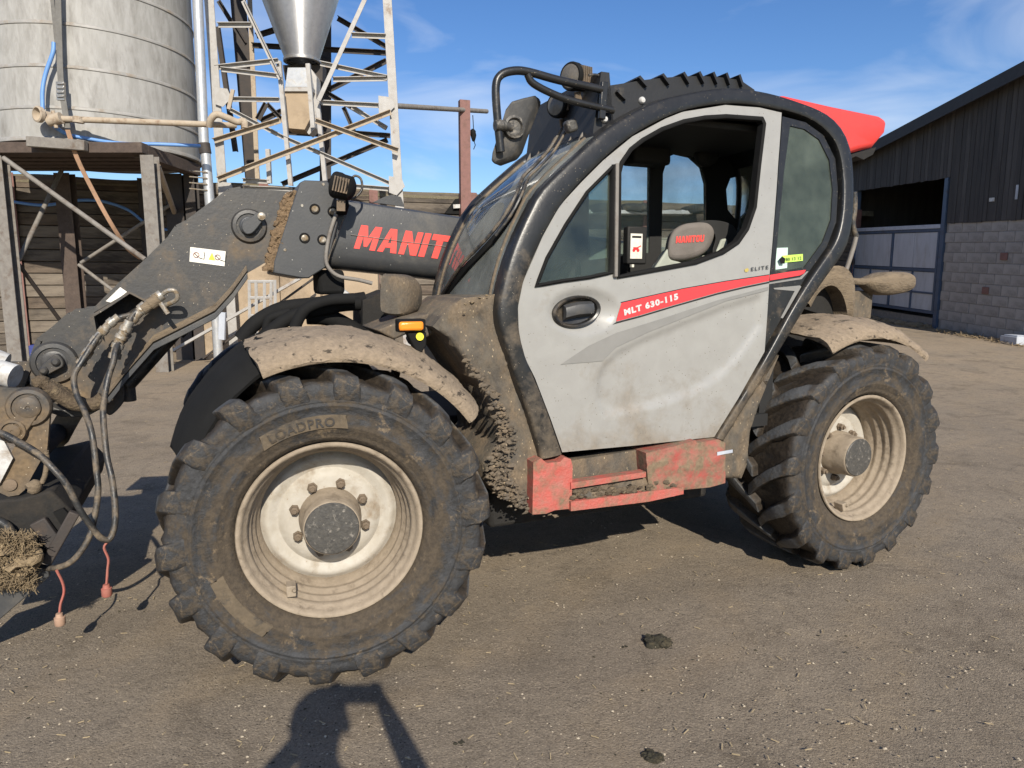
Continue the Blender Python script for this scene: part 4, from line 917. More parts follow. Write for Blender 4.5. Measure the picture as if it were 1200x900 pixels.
for i in range(60):
    u = random.random(); P = V(672 + u * 128, 580 - u * 12 + random.uniform(-6, 6), Y1 - 0.005); m.blob(P, random.uniform(0.006, 0.018), i + 50, 1, 0.5, 2, (1.4, .6, .8))
m.build('straw_litter', 'mud', T, 60)['kind'] = 'stuff'
yst = lambda x, z: Y1 - 0.012
decal([(832, 527), (850, 524), (850, 527.5), (832, 531)], 'scuffed_sticker', 'railpale', T, -0.006, base=lambda x, z: Y1 - 0.006)

# --- roof guard
YG0, YG1 = -0.90, -0.20
gb = [(1.10, 2.16), (1.17, 2.20), (1.38, 2.29), (1.56, 2.35), (1.77, 2.385), (1.99, 2.385)]
gt = [(1.02, 2.30), (1.20, 2.375), (1.33, 2.41), (1.47, 2.44), (1.60, 2.455), (1.75, 2.45), (1.92, 2.41)]
ga = xz([V(a, b_, YG0) for a, b_ in [(711, 150), (704, 128), (709, 108), (715, 100), (735, 97), (752, 94), (778, 91), (800, 89.5), (822, 89), (850, 91), (868, 94), (884, 105), (886, 112), (847, 108), (800, 115), (760, 126), (735, 140)]])
for y in (YG0, YG1):
    slab([ga], lambda x, z: y, 0.012, 0.2, None, 'guard_side', 'roofblack', T)
# front skirt of the guard: dips forward over the screen
sk = [V(a, b_, YG0) for a, b_ in [(711, 150), (704, 128), (709, 108)]]
m = MB()
ft = V(709, 106, YG0); fb = V(716, 152, YG0)
m.prism([(ft.x - 0.02, YG1, ft.z + 0.075), (ft.x + 0.02, YG1, ft.z + 0.075), (fb.x + 0.02, YG1, fb.z - 0.04), (fb.x - 0.10, YG1, fb.z - 0.09)], (0, YG0 - YG1, 0)); gf = m.build('guard_front', 'roofblack', T)
for k in range(6):                                     # gussets along its lower edge
    y = YG0 + 0.08 + k * 0.11; x0 = fb.x - 0.09
    MB().prism([(x0, y, fb.z - 0.06), (x0 - 0.05, y, fb.z - 0.085), (x0 - 0.005, y, fb.z - 0.0)], (0, 0.008, 0)).build('guard_gusset', 'greysteel', T)
def slat(x, z, tilt, wdt=0.055):
    c = Vector((x, 0, z)); d = Vector((math.cos(tilt), 0, math.sin(tilt))); return MB().bar(Vector((x, YG0 - 0.02, z)), Vector((x, YG1 + 0.02, z)), wdt, 0.012, Vector((-math.sin(tilt), 0, math.cos(tilt))))
for a, b_, tl in [(727, 114, -35), (752, 98, -38), (779, 95.5, -42), (803, 94, -48), (821, 93.5, -52), (837, 94, -56), (852, 95, -60), (867, 97, -62)]:
    p = V(a, b_, YG0 - 0.02); o = slat(p.x + 0.01, p.z + 0.012, R(tl)).build('guard_slat', 'roofblack', T)
for a, b_ in ((752, 118), (708, 140)):
    p = V(a, b_, YG0); MB().lathe([(.016, 0), (.016, -.006), (.010, -.014), (0, -.016)], 14, (p.x, YG0, p.z)).build('guard_bolt', 'whitep', T)

# --- work lamps on the guard, mirror and its arm
def worklamp(c, r, ax, name='work_lamp'):
    m = MB(); m.lathe([(0, -0.0), (r * .93, -.002), (r, .006), (r, .03), (r * .93, .045), (r * .90, .085), (r * .55, .10), (0, .10)], 24, axis='x'); o = m.build(name, 'rubberblack', T, 40)
    m = MB(); m.lathe([(0, -.010), (r * .5, -.008), (r * .9, .0)], 24, axis='x'); m.build('lamp_lens', 'lamp', o, 60)
    m = MB()
    for k in range(5): m.box((0.02 + k * .014, -r * 1.03, -r * .5), (0.026 + k * .014, -r * .8, r * .6))
    m.box((0.015, -r * .82, -r * .5), (0.088, -r * .78, r * .6)); m.build('lamp_fins', 'nut', o); m = MB(); m.bar((.05, -.0, -r), (.06, 0, -r - .05), .04, .008); m.build('lamp_foot', 'nut', o)
    o.location = c; o.rotation_euler = ax; return o
p = V(668, 89, -0.78); worklamp(p, 0.060, (0, R(-4), R(24)))
p = V(651, 123, -0.60); worklamp(p, 0.056, (0, R(-2), R(24)))
def tpx(L, y, r, name, mat, n=8, par=None, sm=5): return MB().tube([V(a, b_, y if not isinstance(y, (list, tuple)) else y[i]) for i, (a, b_) in enumerate(L)], r, n, sm).build(name, mat, par or T, 60)
tpx([(690, 88), (700, 88), (708, 93), (716, 108), (722, 115)], -0.88, 0.006, 'lamp_cable', 'hose')
arm = tpx([(587, 178), (583, 140), (581, 102), (587, 88), (602, 83), (620, 84.5), (655, 94), (705, 105)], -0.93, 0.0165, 'mirror_arm', 'black', 10)
tpx([(618, 87), (625, 98), (650, 111), (675, 119.5), (719, 129.5)], -0.93, 0.015, 'arm_brace', 'black', 10, arm)
MB().bar(V(708, 96, -.93), V(705, 140, -.93), .03, .02, (0, 1, 0)).build('arm_bracket', 'black', arm, bevel=.004)
mir = [(627, 111.5), (629, 116), (612, 160), (606, 177), (600, 185), (580, 192.5), (576, 189), (577, 180), (585, 155), (593, 128), (600, 118.5), (612, 115)]
yo = -0.90
m = MB(); mf = [V(a, b_, yo) for a, b_ in mir]; c0 = sum(mf, Vector()) / len(mf); tq = Vector((0.075, 0.075, 0.0))
m.loft([[c0 + (q - c0) * 0.5 - tq * 0.12 for q in mf], [c0 + (q - c0) * 0.93 - tq * 0.1 for q in mf], mf, [q + tq * 0.5 for q in mf], [c0 + (q - c0) * 0.95 + tq * 0.62 for q in mf]], True)
k = len(mf); m.f += [tuple(range(k)), tuple(4 * k + i for i in reversed(range(k)))]
mo = m.build('mirror_head', 'lamp', T, 35, 0.006); mo.data.materials[0] = M['cowl'] if False else wm('dusty_mirror_shell', (0.05, 0.048, 0.045), (0.036, 0.035, 0.033), (0.2, 0.17, 0.13), 0.5, 0.8, 9, 0.55, 0.95, bump=0.1, bscale=120)
m = MB(); q = V(600, 150, yo); m.lathe([(.045, 0.01), (.045, -.008), (.035, -.012), (.03, 0.0), (0, 0.0)], 20, (q.x, yo - .02, q.z)); m.tube([V(599, 149, yo - .02), V(588, 147, yo - .05)], .016, 10); m.tube([V(580, 147, yo - .04), V(592, 147, yo - .04)], .022, 10); m.tube([V(587, 150, -.93), V(587, 172, -.93)], .010, 8); m.build('mirror_clamp', 'hub', mo, 40)
# --- wipers
W1 = [(664, 156), (650, 180), (632, 200), (620, 212), (612, 232), (600, 255), (582, 279), (562, 300), (545, 318), (516, 362)]
MB().tube([wsurf(a, b_, 0.035) for a, b_ in W1], 0.008, 6, 3).build('wiper_arm', 'hose', T)
MB().tube([wsurf(a + 5, b_ + 1, 0.03) for a, b_ in W1[:7]], 0.006, 6, 3).build('wiper_link', 'hose', T)
MB().tube([wsurf(a - 1, b_ + 3, 0.012) for a, b_ in W1[3:]], [0.008, 0.012, 0.014, 0.018], 6, 3).build('wiper_blade', 'rubberblack', T)
q = wsurf(676, 160, 0.03); MB().bar(q, q + Vector((-.02, 0.0, .05)), .05, .05).build('wiper_motor', 'hub', T, bevel=.012)

# --- red raised cover behind the cab, muddy shell and rear mirror
rc = [(905, 113), (921, 110.5), (980, 124), (1036, 135.5), (1044, 141), (1042, 154), (1027, 172), (1010, 176), (985, 184), (960, 178)]
m = MB(); y0 = -0.74; A = [V(a, b_, y0) for a, b_ in rc]; c0 = sum(A, Vector()) / len(A)
m.loft([[c0 + (q - c0) * .2 for q in A], [c0 + (q - c0) * 0.86 + Vector((0, .004, 0)) for q in A], [q + Vector((0, 0.03, 0)) for q in A], [q + Vector((0, 0.62, 0.02)) for q in A]], True); k = len(A); m.f += [tuple(range(k)), tuple(3 * k + i for i in reversed(range(k)))]
m.build('raised_cover', 'redhood', T, 30, 0.012)['label'] = 'bright red cover standing up behind the cab roof'
un = [(990, 183), (1027, 172.5), (1023, 181), (1012, 187), (1003, 183), (994, 187)]
m = MB(); m.prism([V(a, b_, y0 + .02) for a, b_ in un], (0, 0.5, 0)); m.build('cover_underside', 'void', T)
sh_o = [(940, 352), (951, 331), (962, 319), (976, 312), (990, 313), (1000, 325), (1002, 347), (998, 373)]
sh_i = [(950, 360), (958, 345), (968, 336), (978, 335), (986, 343), (991, 356), (994, 374)]
y0 = -0.62
m = MB(); O = resample(catmull([V(a, b_, y0) for a, b_ in sh_o], 4), 20); I = resample(catmull([V(a, b_, y0) for a, b_ in sh_i], 4), 20); dv = Vector((0, .5, 0))
m.loft([[i_, i_ * .5 + o_ * .5 + Vector((0, -.02, 0)), o_, o_ + dv, i_ + dv] for i_, o_ in zip(I, O)], True); m.build('rear_air_shell', 'tan', T, 50)
MB().prism([i_ + Vector((0, .1, 0)) for i_ in I], (0, .3, 0)).build('shell_core', 'void', T)
m = MB(); m.prism([V(a, b_, -.45) for a, b_ in ((998, 340), (1024, 341), (1021, 374), (999, 373))], (0, .3, 0)); m.build('rear_box', 'cowl', T, bevel=.01)
mm_ = smooth2([(1012, 331), (1020, 324), (1035, 319), (1055, 318.5), (1068, 321), (1071, 329), (1068, 339), (1055, 344), (1035, 346), (1022, 342)], 3)
m = MB(); A = [V(a, b_, -.5) for a, b_ in mm_]; c0 = sum(A, Vector()) / len(A)
m.loft([[c0 + (q - c0) * s_ + Vector((0, d_, 0)) for q in A] for s_, d_ in ((.3, -.06), (.8, -.045), (1, 0), (1, .05), (.8, .08))], True); k = len(A); m.f += [tuple(range(k)), tuple(4 * k + i for i in reversed(range(k)))]
rm = m.build('rear_mirror', 'tan', T, 50); tpx([(995, 329), (1005, 330), (1022, 330)], -.5, .022, 'mirror_stem', 'tan', 10, rm)
tpx([(1003, 278), (1000, 290), (993, 312), (988, 325)], -.5, .014, 'rear_pipe', 'greysteel', 8)
tpx([(1001, 225), (1001, 245), (999, 262), (1003, 278)], -.45, .018, 'rear_pipe', 'hose', 8)
m = MB(); m.box((2.68, -0.5, 1.35), (2.8, -0.2, 2.25)); m.build('rear_column', 'void', T)

# --- indicator and headlamp by the front mudguard
a = V(468, 390, -.98); c_ = V(497, 374, -.98)
m = MB(); m.box((a.x, -.97, a.z), (c_.x + .01, -.91, c_.z)); m.prism([V(477, 389, -.96), V(500, 389, -.96), V(500, 405, -.96), V(494, 414, -.96), V(487, 411, -.96)], (0, .05, 0)); ind = m.build('indicator', 'rubberblack', T, bevel=.006)
a = V(468, 388, -.98); c_ = V(496.5, 376.5, -.98); m = MB(); m.box((a.x, -.985, a.z), (c_.x, -.965, c_.z)); m.build('amber_lens', 'orange', ind, bevel=.010, seg=3)
q = V(492, 394.5, -.966); MB().lathe([(.0155, 0), (.0155, -.006), (0, -.006)], 18, (q.x, -.962, q.z)).build('yellow_reflector', 'yellow', ind)
hl = smooth2([(448, 325), (455, 321), (470, 323), (480, 331), (483, 345), (481, 362), (472, 370), (452, 368), (447, 360)], 3)
m = MB(); A = [V(a, b_, -.62) for a, b_ in hl]; c0 = sum(A, Vector()) / len(A); tv = Vector((.05, .06, 0))
m.loft([[c0 + (q - c0) * s_ + tv * d_ for q in A] for s_, d_ in ((.4, -.4), (.9, -.3), (1, 0), (1, 1.2), (.8, 1.8))], True); k = len(A); m.f += [tuple(range(k)), tuple(4 * k + i for i in reversed(range(k)))]
m.build('headlamp', 'cowl', T, 40)['label'] = 'square headlamp coated in mud'
m = MB(); m.prism([V(a, b_, -.75) for a, b_ in ((442, 387), (480, 372), (512, 366), (515, 374), (500, 382), (462, 398))], (0, .35, 0)); m.build('lamp_bracket', 'cowl', T, bevel=.008)
MB().bar(V(478, 400, -.8), V(505, 385, -.8), .05, .04).build('lamp_bracket', 'cowl', T, bevel=.01)
m = MB(); m.prism([V(a, b_, -.3) for a, b_ in ((425, 352), (455, 340), (460, 400), (440, 420), (425, 390))], (0, .25, 0)); m.build('front_cross_member', 'void', T)

# --- boom
YB, YB2 = -0.03, 0.31
bt0, bt1 = V(392, 231, YB), V(545, 254, YB); bb0, bb1 = V(384, 313, YB), V(510, 326.5, YB)
def ext(a, b_, x): t = (x - a.x) / (b_.x - a.x); return a.lerp(b_, t)
btE = ext(bt0, bt1, 3.0); bbE = ext(bb0, bb1, 3.0)
def boomrow(tp_, bt_):
    h_ = tp_.z - bt_.z; x0, x1 = tp_.x, bt_.x
    pts = [(0, YB), (.05, YB), (.10, YB)]
    prof = [(YB + .03, 0), (YB + .008, .012), (YB, .035), (YB, .2), (YB, h_ - .07), (YB + .012, h_ - .035), (YB + .04, h_ - .008), (YB + .07, h_), (YB2 - .07, h_), (YB2 - .012, h_ - .035), (YB2, h_ - .07), (YB2, .035), (YB2 - .03, 0)]
    return [(x0 + (x1 - x0) * d / h_, y, tp_.z - d) for y, d in prof]
m = MB(); m.loft([boomrow(bt0, bb0), boomrow(bt1, bb1), boomrow(btE, bbE)], True); k = 13; m.f += [tuple(range(k)), tuple(2 * k + i for i in range(k))]
boom = m.build('boom', 'boom', T, 35)
boom['label'] = 'dark grey telescopic boom with a red name on its side'
decal_text('', (414.5, 291), (571, 310.5), 28.3, 'boom_lettering', 'letter', boom, mapper=lambda a, b_: V(a, b_, YB - .003), glyph=(wv, wf, wd + 0.22))
MB().tube([V(411, 275, YB - .004), V(470, 283, YB - .004), V(532, 290, YB - .004)], .0022, 5).build('boom_scratch', 'greysteel', boom)
# joint plate with four bolts
jp = [(351, 214), (357, 211), (384, 212), (392, 226), (397, 240), (396, 262), (384, 312), (362, 326), (353, 326), (320, 320), (321, 307), (333, 268), (347, 226)]
m = MB(); m.prism([V(a, b_, YB - .035) for a, b_ in jp], (0, YB2 - YB + .07, 0)); plate = m.build('boom_joint_plate', 'boom', T, bevel=.006)
for a, b_ in ((369, 245), (390, 248), (357, 279), (378, 281)):
    q = V(a, b_, YB - .035); o = MB().lathe([(.017, 0), (.017, -.003), (.013, -.003), (.013, -.009), (.007, -.010), (0, -.008)], 14, (q.x, YB - .035, q.z)).build('joint_bolt', 'plated', plate, 40)
    MB().lathe([(.026, -.001), (.024, -.0045), (.0165, -.0045)], 18, (q.x, YB - .035, q.z)).build('bolt_recess', 'rubberblack', o, 0)
for a, b_ in ((354, 241), (334, 293), (379, 216)):
    q = V(a, b_, YB - .037); MB().lathe([(.008, 0), (.006, -.004), (0, -.004)], 10, (q.x, YB - .035, q.z)).build('rivet', 'plated', plate)
# lamp clipped on the plate, its cable
q = V(391, 216, YB - .16); lo_ = worklamp(q, .062, (0, R(14), R(-28)), 'boom_lamp')
m = MB(); m.bar(V(403, 236, YB - .1), V(400, 248, YB - .02), .05, .05); m.build('lamp_mount', 'rubberblack', lo_.parent, bevel=.01)
tpx([(410, 212), (416, 206), (423, 210), (424, 222), (418, 230), (412, 234)], YB - .12, .006, 'lamp_cable', 'hose')
tpx([(394, 251), (390, 262), (385, 280), (382, 303), (386, 315), (398, 324), (420, 328), (436, 332)], YB - .05, .010, 'boom_cable', 'greysteel', 8)
tpx([(408, 243), (398, 268), (386, 300), (383, 316)], YB - .038, .004, 'boom_cable', 'hose', 6)
m = MB(); q = V(438, 228, .1); m.prism([V(a, b_, .1) for a, b_ in ((437, 237), (452, 230), (460, 228), (470, 231), (474, 242))], (0, .02, 0)); m.build('lifting_lug', 'boom', boom)
# --- boom head (gooseneck)
YH = -0.045
hd_px = [(338, 224), (310, 222), (280, 220.5), (267, 223), (244, 240), (220, 258), (208, 264), (200, 276), (173, 303), (145, 328), (112, 361), (88, 362), (71, 377), (53, 391), (34, 443), (36, 458), (50, 470), (75, 476), (104, 476), (128, 462), (150, 434), (182, 400), (252, 364), (290, 320), (304, 312), (318, 303), (330, 265), (345, 228)]
hl_ = xz([V(a, b_, YH) for a, b_ in hd_px])
head = slab([hl_], lambda x, z: YH, 0.05, 0.03, None, 'boom_head', 'head', T, 40, 0.004)
head['label'] = 'gooseneck boom head dusted with mud, sloping down to the left'
slab([hl_], lambda x, z: 0.27, 0.05, 0.2, None, 'boom_head', 'head', T, 40)['label'] = 'far plate of the boom head'
m = MB()
for (a, b_), (c_, d_) in zip(hd_px[2:16], hd_px[3:17]):
    m.bar(V(a + 1, b_ + 5, YH + .16) - Vector((0, 0, .0)), V(c_ + 1, d_ + 5, YH + .16), .30, .02, (0, 0, 1))
m.build('head_web', 'head', T)
MB().box((-0.35, YH + .05, 1.62), (0.12, .27, 1.9)).build('head_core', 'void', T)
# stiffening flange under the head, tan mud on top
fl = [(36, 462), (75, 476), (104, 476), (128, 463), (150, 435), (181, 400), (215, 383), (252, 364), (272, 342), (289, 318)]
m = MB(); rows = []
for a, b_ in fl:
    q = V(a, b_, YH); rows.append([q, q + Vector((0, -.075, -.005)), q + Vector((0, -.075, -.035)), q + Vector((0, .0, -.035))])
m.loft(rows, True); m.f += [(0, 1, 2, 3), tuple(4 * (len(fl) - 1) + i for i in range(4))]; m.build('head_flange', 'boom', T, 30, .003)
m = MB(); rows = []
for a, b_ in fl[3:]:
    q = V(a, b_, YH); rows.append([q + Vector((0, -.002, .03)), q + Vector((0, -.03, .012)), q + Vector((0, -.078, .004)), q + Vector((0, -.07, -.003)), q + Vector((0, 0, -.003))])
m.loft(rows, True); m.build('flange_mud', 'tan', head, 60)
m = MB()                                               # mud packed in the joint
for i in range(150):
    t = random.random(); a = 340 - 24 * t + random.uniform(-6, 6); b_ = 225 + 92 * t; m.blob(V(a, b_, YH - .005), random.uniform(.008, .024), i, 1, .6, 2.5, (1, .7, 1))
m.build('mud_clods', 'mudbrown', head, 60)['kind'] = 'stuff'
def boss(a, b_, r, y, par, cap='boom', pin=1.0, name='pivot_boss'):
    q = V(a, b_, y); o = MB().lathe([(r * 1.12, .01), (r * 1.1, -.006), (r, -.016), (r * .8, -.018), (r * .78, -.010), (r * .6, -.010)], 32, (q.x, y, q.z)).build(name, 'head', par, 40)
    MB().lathe([(r * .62, -.005), (r * .60, -.024 * pin), (r * .5, -.030 * pin), (r * .12, -.030 * pin), (r * .08, -.026 * pin), (0, -.026 * pin)], 28, (q.x, y, q.z)).build('pivot_pin', cap, o, 40); return o
ub = boss(292, 265, .073, YH, head)
m = MB(); m.prism([V(a, b_, YH - .045) for a, b_ in smooth2([(283, 266), (286, 257), (295, 254), (301, 249), (307, 250), (309, 256), (304, 264), (296, 273), (288, 274)], 3)], (0, .03, 0)); kp = m.build('pin_keeper', 'boom', ub, bevel=.004)
q = V(306.5, 253.5, YH - .05); MB().lathe([(.018, .005), (.018, -.006), (.008, -.010), (0, -.010)], 16, (q.x, YH - .05, q.z)).build('keeper_bolt', 'plated', kp)
lb = boss(64, 425, .085, YH, head, 'head', .45)
m = MB(); m.prism([V(a, b_, YH - .055) for a, b_ in smooth2([(45, 434), (49, 428), (58, 420), (66, 415), (73, 421), (74, 429), (66, 434), (52, 441), (46, 440)], 3)], (0, .035, 0)); kp = m.build('pin_keeper', 'head', lb, bevel=.004)
for a, b_ in ((65, 424), (51, 434)):
    q = V(a, b_, YH - .06); MB().lathe([(.017, .005), (.017, -.006), (.010, -.012), (0, -.012)], 16, (q.x, YH - .06, q.z)).build('keeper_bolt', 'head', kp)
# hose pocket and stickers on the head
pk = [(111, 365), (132, 355), (150, 343), (166, 351), (184, 349), (176, 362), (150, 372), (118, 384), (112, 378)]
m = MB(); m.prism([V(a, b_, YH - .005) for a, b_ in ((110, 366), (151, 342), (172, 352), (190, 345), (160, 373), (116, 382))], (0, .006, 0)); m.build('hose_pocket', 'void', head)
m = MB(); m.loft([[V(a, b_, YH), V(a, b_, YH - .10), V(a + 1, b_ + 3, YH - .10), V(a + 1, b_ + 3, YH)] for a, b_ in ((112, 384), (109, 368), (130, 355), (151, 341), (168, 350), (186, 345))], True); m.build('pocket_rim', 'head', head, 30)
hy = lambda x, z: YH
def hdecal(L, name, mat, off=-.003, par=None): return slab([xz([V(a, b_, YH) for a, b_ in L])], lambda x, z: YH + off, .0015, .1, None, name, mat, par or head)
st = hdecal([(223, 289.5), (264.5, 294.5), (263, 312), (222, 306.5)], 'warning_sticker', 'white')
for u in (0.17, .78):
    c0 = Vector((223 + 41 * u, 298 + 4.5 * u, 0)); q = V(c0.x, c0.y, YH); MB().lathe([(.010, -.0055), (.013, -.0055)], 16, (q.x, YH, q.z)).build('sticker_symbol', 'redsteel', st, 0, fix=False); MB().bar(V(c0.x - 2, c0.y - 2, YH - .006), V(c0.x + 2, c0.y + 2, YH - .006), .002, .003).build('sticker_symbol', 'redsteel', st)
    MB().tube([V(c0.x + 3, c0.y + 3, YH - .006), V(c0.x + 6, c0.y + 4, YH - .006), V(c0.x + 9, c0.y + 5, YH - .006), V(c0.x + 10, c0.y - 3, YH - .006)], .0012, 5).build('sticker_symbol', 'decalblack', st)
MB().prism([V(244.5, 304, YH - .0055), V(248.5, 296, YH - .0055), V(252, 305, YH - .0055)], (0, .001, 0)).build('warning_triangle', 'yellow', st)
hdecal([(124, 353), (141, 336.5), (149, 342), (132, 355)], 'blank_sticker', 'white')
# --- hydraulic couplers and hoses hanging from the head
def vh(L, ys): return [V(a, b_, ys[min(i, len(ys) - 1)]) for i, (a, b_) in enumerate(L)]
def coupler(L, ys, r0, name='hose_coupler'):
    P = vh(L, ys); m = MB()
    for i, (a, b_) in enumerate(zip(P, P[1:])):
        m.tube([a, b_], r0 * (1.0, .82, 1.12, .85, 1.05)[i % 5], 10)
    return m
c1 = coupler([(190, 345), (180, 352), (172, 358), (165, 364), (158, 371), (153, 376)], [YH - .10], .024)
c1.tube([V(186, 349, YH - .1), V(196, 341, YH - .13), V(205, 341, YH - .14), V(208, 350, YH - .13), V(198, 356, YH - .1), V(190, 358, YH - .08)], .010, 8, 3)
c1.tube([V(188, 355, YH - .13), V(197, 368, YH - .14)], .010, 8)
c1.build('hose_coupler', 'plated', T, 40)
coupler([(186, 350), (176, 357), (168, 363)], [YH - .115], .028).build('coupler_mud', 'tan', T, 40)
hB = [(168, 361), (157, 368), (150, 380), (143, 392), (139, 402), (135, 412), (133, 424), (127, 442), (122, 470), (121, 490), (125, 533), (131, 560), (135, 594), (134, 618), (128, 632), (118, 630), (108, 618), (94, 598), (78, 568), (62, 549), (44, 531), (22, 518), (0, 507), (-40, 498)]
yB = [YH - .1, YH - .11, YH - .13, YH - .15, YH - .17, YH - .2, YH - .22, -.28, -.32, -.36, -.42, -.46, -.5, -.52, -.53, -.54, -.55, -.56, -.56, -.55, -.52, -.48, -.45, -.4]
MB().tube(vh(hB, yB), .0125, 10, 4).build('hydraulic_hose', 'hose', T, 60)
hA = [(160, 368), (140, 372), (130, 379), (123, 386), (115, 395), (106, 408), (96, 424), (87, 440), (89, 460), (100, 484), (108, 510), (113, 550), (115, 575), (111, 605), (103, 633), (84, 658), (60, 666), (40, 662)]
yA = [YH - .1, YH - .11, YH - .12, YH - .13, YH - .14, YH - .16, YH - .18, YH - .2, -.28, -.34, -.4, -.44, -.46, -.48, -.5, -.5, -.46, -.4]
MB().tube(vh(hA, yA), .0120, 10, 4).build('hydraulic_hose', 'hose', T, 60)
for L, ys, r in (([(139, 371), (128, 380), (119, 390), (110, 402), (100, 418), (94, 427)], [YH - .13], .021), ([(152, 376), (146, 388), (141, 397), (137, 408), (134, 420)], [YH - .16], .025)):
    P = catmull(vh(L, ys), 2); m = MB()
    for i, (a, b_) in enumerate(zip(P, P[1:])): m.tube([a, b_], r * (1 if i % 2 else .8), 10)
    m.build('hose_ferrule', 'plated', T, 40)
for L, cap, mt in (([(127, 634), (122, 642), (127, 655), (126, 668), (125, 684)], (125, 692), 'redcap'), ([(66, 668), (73, 682), (75, 694), (71, 708), (70, 717)], (70, 726), 'palecap')):
    m = MB(); m.tube([V(a, b_, -.53) for a, b_ in L], .0055, 6, 4); o = m.build('cap_tether', 'redcap', T, 60)
    q = V(*cap, -.53); MB().lathe([(0, .026), (.012, .026), (.014, .012), (.020, .010), (.020, -.018), (.016, -.024), (0, -.024)], 12, q, axis='z').build('dust_cap', mt, o, 40)
# tilt cylinder and links under the head
m = MB(); m.tube([V(148, 452, .05), V(208, 385, .1)], .036, 16); m.tube([V(205, 388, .1), V(262, 330, .12)], .05, 16); m.build('tilt_cylinder', 'black', T, 40)
m = MB(); m.tube([V(150, 450, .05), V(152, 470, .05)], .03, 12); m.prism([V(a, b_, 0.0) for a, b_ in smooth2([(122, 478), (128, 464), (140, 440), (145, 452), (146, 468), (138, 480), (128, 487)], 3)], (0, .05, 0)); m.build('tilt_link', 'head', T, 30, .004)
m = MB(); m.tube(vh([(55, 452), (68, 462), (80, 470), (90, 474), (110, 474), (122, 466)], [-.2]), .03, 10, 4); m.build('mud_rope', 'mud', T, 60)
m = MB()
for i in range(26): t = i / 25; m.blob(V(48 + 48 * t, 448 + 26 * t, -.16), random.uniform(.02, .036), i, 1, .5, 2)
m.build('mud_clods', 'mud', T, 60)['kind'] = 'stuff'
# bundled black hoses over the front mudguard
for i, (L, y, r) in enumerate([([(282, 398), (300, 378), (330, 362), (365, 357), (400, 354), (428, 350)], -.25, .034), ([(300, 402), (340, 372), (370, 364), (398, 358), (422, 356)], -.35, .03), ([(345, 385), (352, 370), (362, 360), (385, 352), (415, 350)], -.42, .026), ([(310, 400), (313, 380), (318, 372), (340, 366)], -.3, .02), ([(360, 370), (385, 372), (410, 384), (430, 396)], -.3, .04)]):
    MB().tube([V(a, b_, y) for a, b_ in L], r, 10, 4).build('front_hose', 'rubberblack', T, 60)
m = MB(); a = V(372, 316, 0.0); c_ = V(404, 345, 0.0); m.box((a.x, -.02, c_.z), (c_.x, .2, a.z)); m.build('boom_wear_block', 'rubberblack', T, bevel=.02)
# carriage: plates, pins, cross tube
YC = -.36
cp = [(-45, 452), (0, 454), (25, 455), (43, 455.5), (53, 461), (58.5, 470), (59, 480), (57, 505), (55, 528), (47, 541), (38, 557), (29, 574), (22, 580), (10, 582), (-4, 576), (-10, 562), (4, 545), (18, 522), (10, 512), (-45, 512)]
cpl = xz([V(a, b_, YC) for a, b_ in cp])
car = slab([cpl], lambda x, z: YC, .03, .05, None, 'carriage_plate', 'head', T, 30, .005)
slab([cpl], lambda x, z: .55, .03, .2, None, 'carriage_plate', 'head', T, 30)
m = MB(); q = V(10, 490, YC); m.tube([(q.x, YC + .03, q.z), (q.x, .55, q.z)], .06, 14); q = V(10, 560, YC); m.tube([(q.x, YC + .03, q.z), (q.x, .55, q.z)], .05, 14); m.build('cross_tube', 'void', T)
cb = boss(34, 477, .072, YC, car, 'head', .8); m = MB(); m.prism([V(a, b_, YC - .02) for a, b_ in smooth2([(22, 480), (27, 467), (40, 464), (47, 474), (45, 485), (30, 507), (20, 514), (12, 510), (12, 500)], 3)], (0, .02, 0)); m.build('link_plate', 'head', car, 30, .004)
boss(15, 505, .045  , YC - .01, car, 'head', .5)
q = V(12, 568, YC); MB().lathe([(.026, .0), (.024, -.008), (.014, -.010), (0, -.009)], 18, (q.x, YC, q.z)).build('carriage_bolt', 'nut', car, 40)
m = MB(); m.prism([V(a, b_, YC - .02) for a, b_ in ((-20, 500), (2, 512), (15, 537), (0, 566), (-20, 580))], (0, .02, 0)); m.build('white_face_plate', 'whitep', car)
m = MB(); m.tube(vh([(54, 528), (55, 540), (53, 556), (49, 566)], [YC - .02]), .010, 8, 3); m.blob(V(40, 570, YC - .02), .03, 3, 2, .5, 2); m.build('mud_drip', 'tan', car, 60)
# --- the implement hooked on the carriage
I_ = empty('loader_grab', ORG, PSI)
tag(I_, 'dark steel loader grab hooked to the carriage at the left edge, holding straw muck', 'loader grab')
m = MB(); A = [V(a, b_, -.45) for a, b_ in ((-60, 705), (0, 672), (30, 663), (56, 667), (58, 676), (30, 700), (0, 726), (-60, 765))]
m.prism(A, (0, .025, 0)); m.build('side_blade', 'boom', I_, 30, .004)
m = MB(); A = [V(a, b_, -.40) for a, b_ in ((-60, 590), (20, 585), (60, 575), (84, 598), (80, 620), (60, 655), (20, 668), (-60, 690))]
m.prism(A, (0, 1.0, 0)); m.build('back_frame', 'void', I_, 30, .01)
m = MB(); m.bar(V(54, 660, -.44), V(88, 600, -.44), .03, .04); m.bar(V(44, 610, -.43), V(66, 640, -.43), .03, .06); m.build('frame_rib', 'darksteel', I_, bevel=.005)
m = MB(); m.prism([V(a, b_, -.425) for a, b_ in ((62, 601), (74, 596), (84, 606), (72, 616))], (0, .02, 0)); m.build('frame_slot', 'rubberblack', I_)
m = MB(); m.tube([V(-40, 600, -.44), V(2, 612, -.44), V(14, 628, -.44), V(8, 640, -.44)], .018, 8, 3); m.build('grab_hose', 'hose', I_, 60)
m = MB()
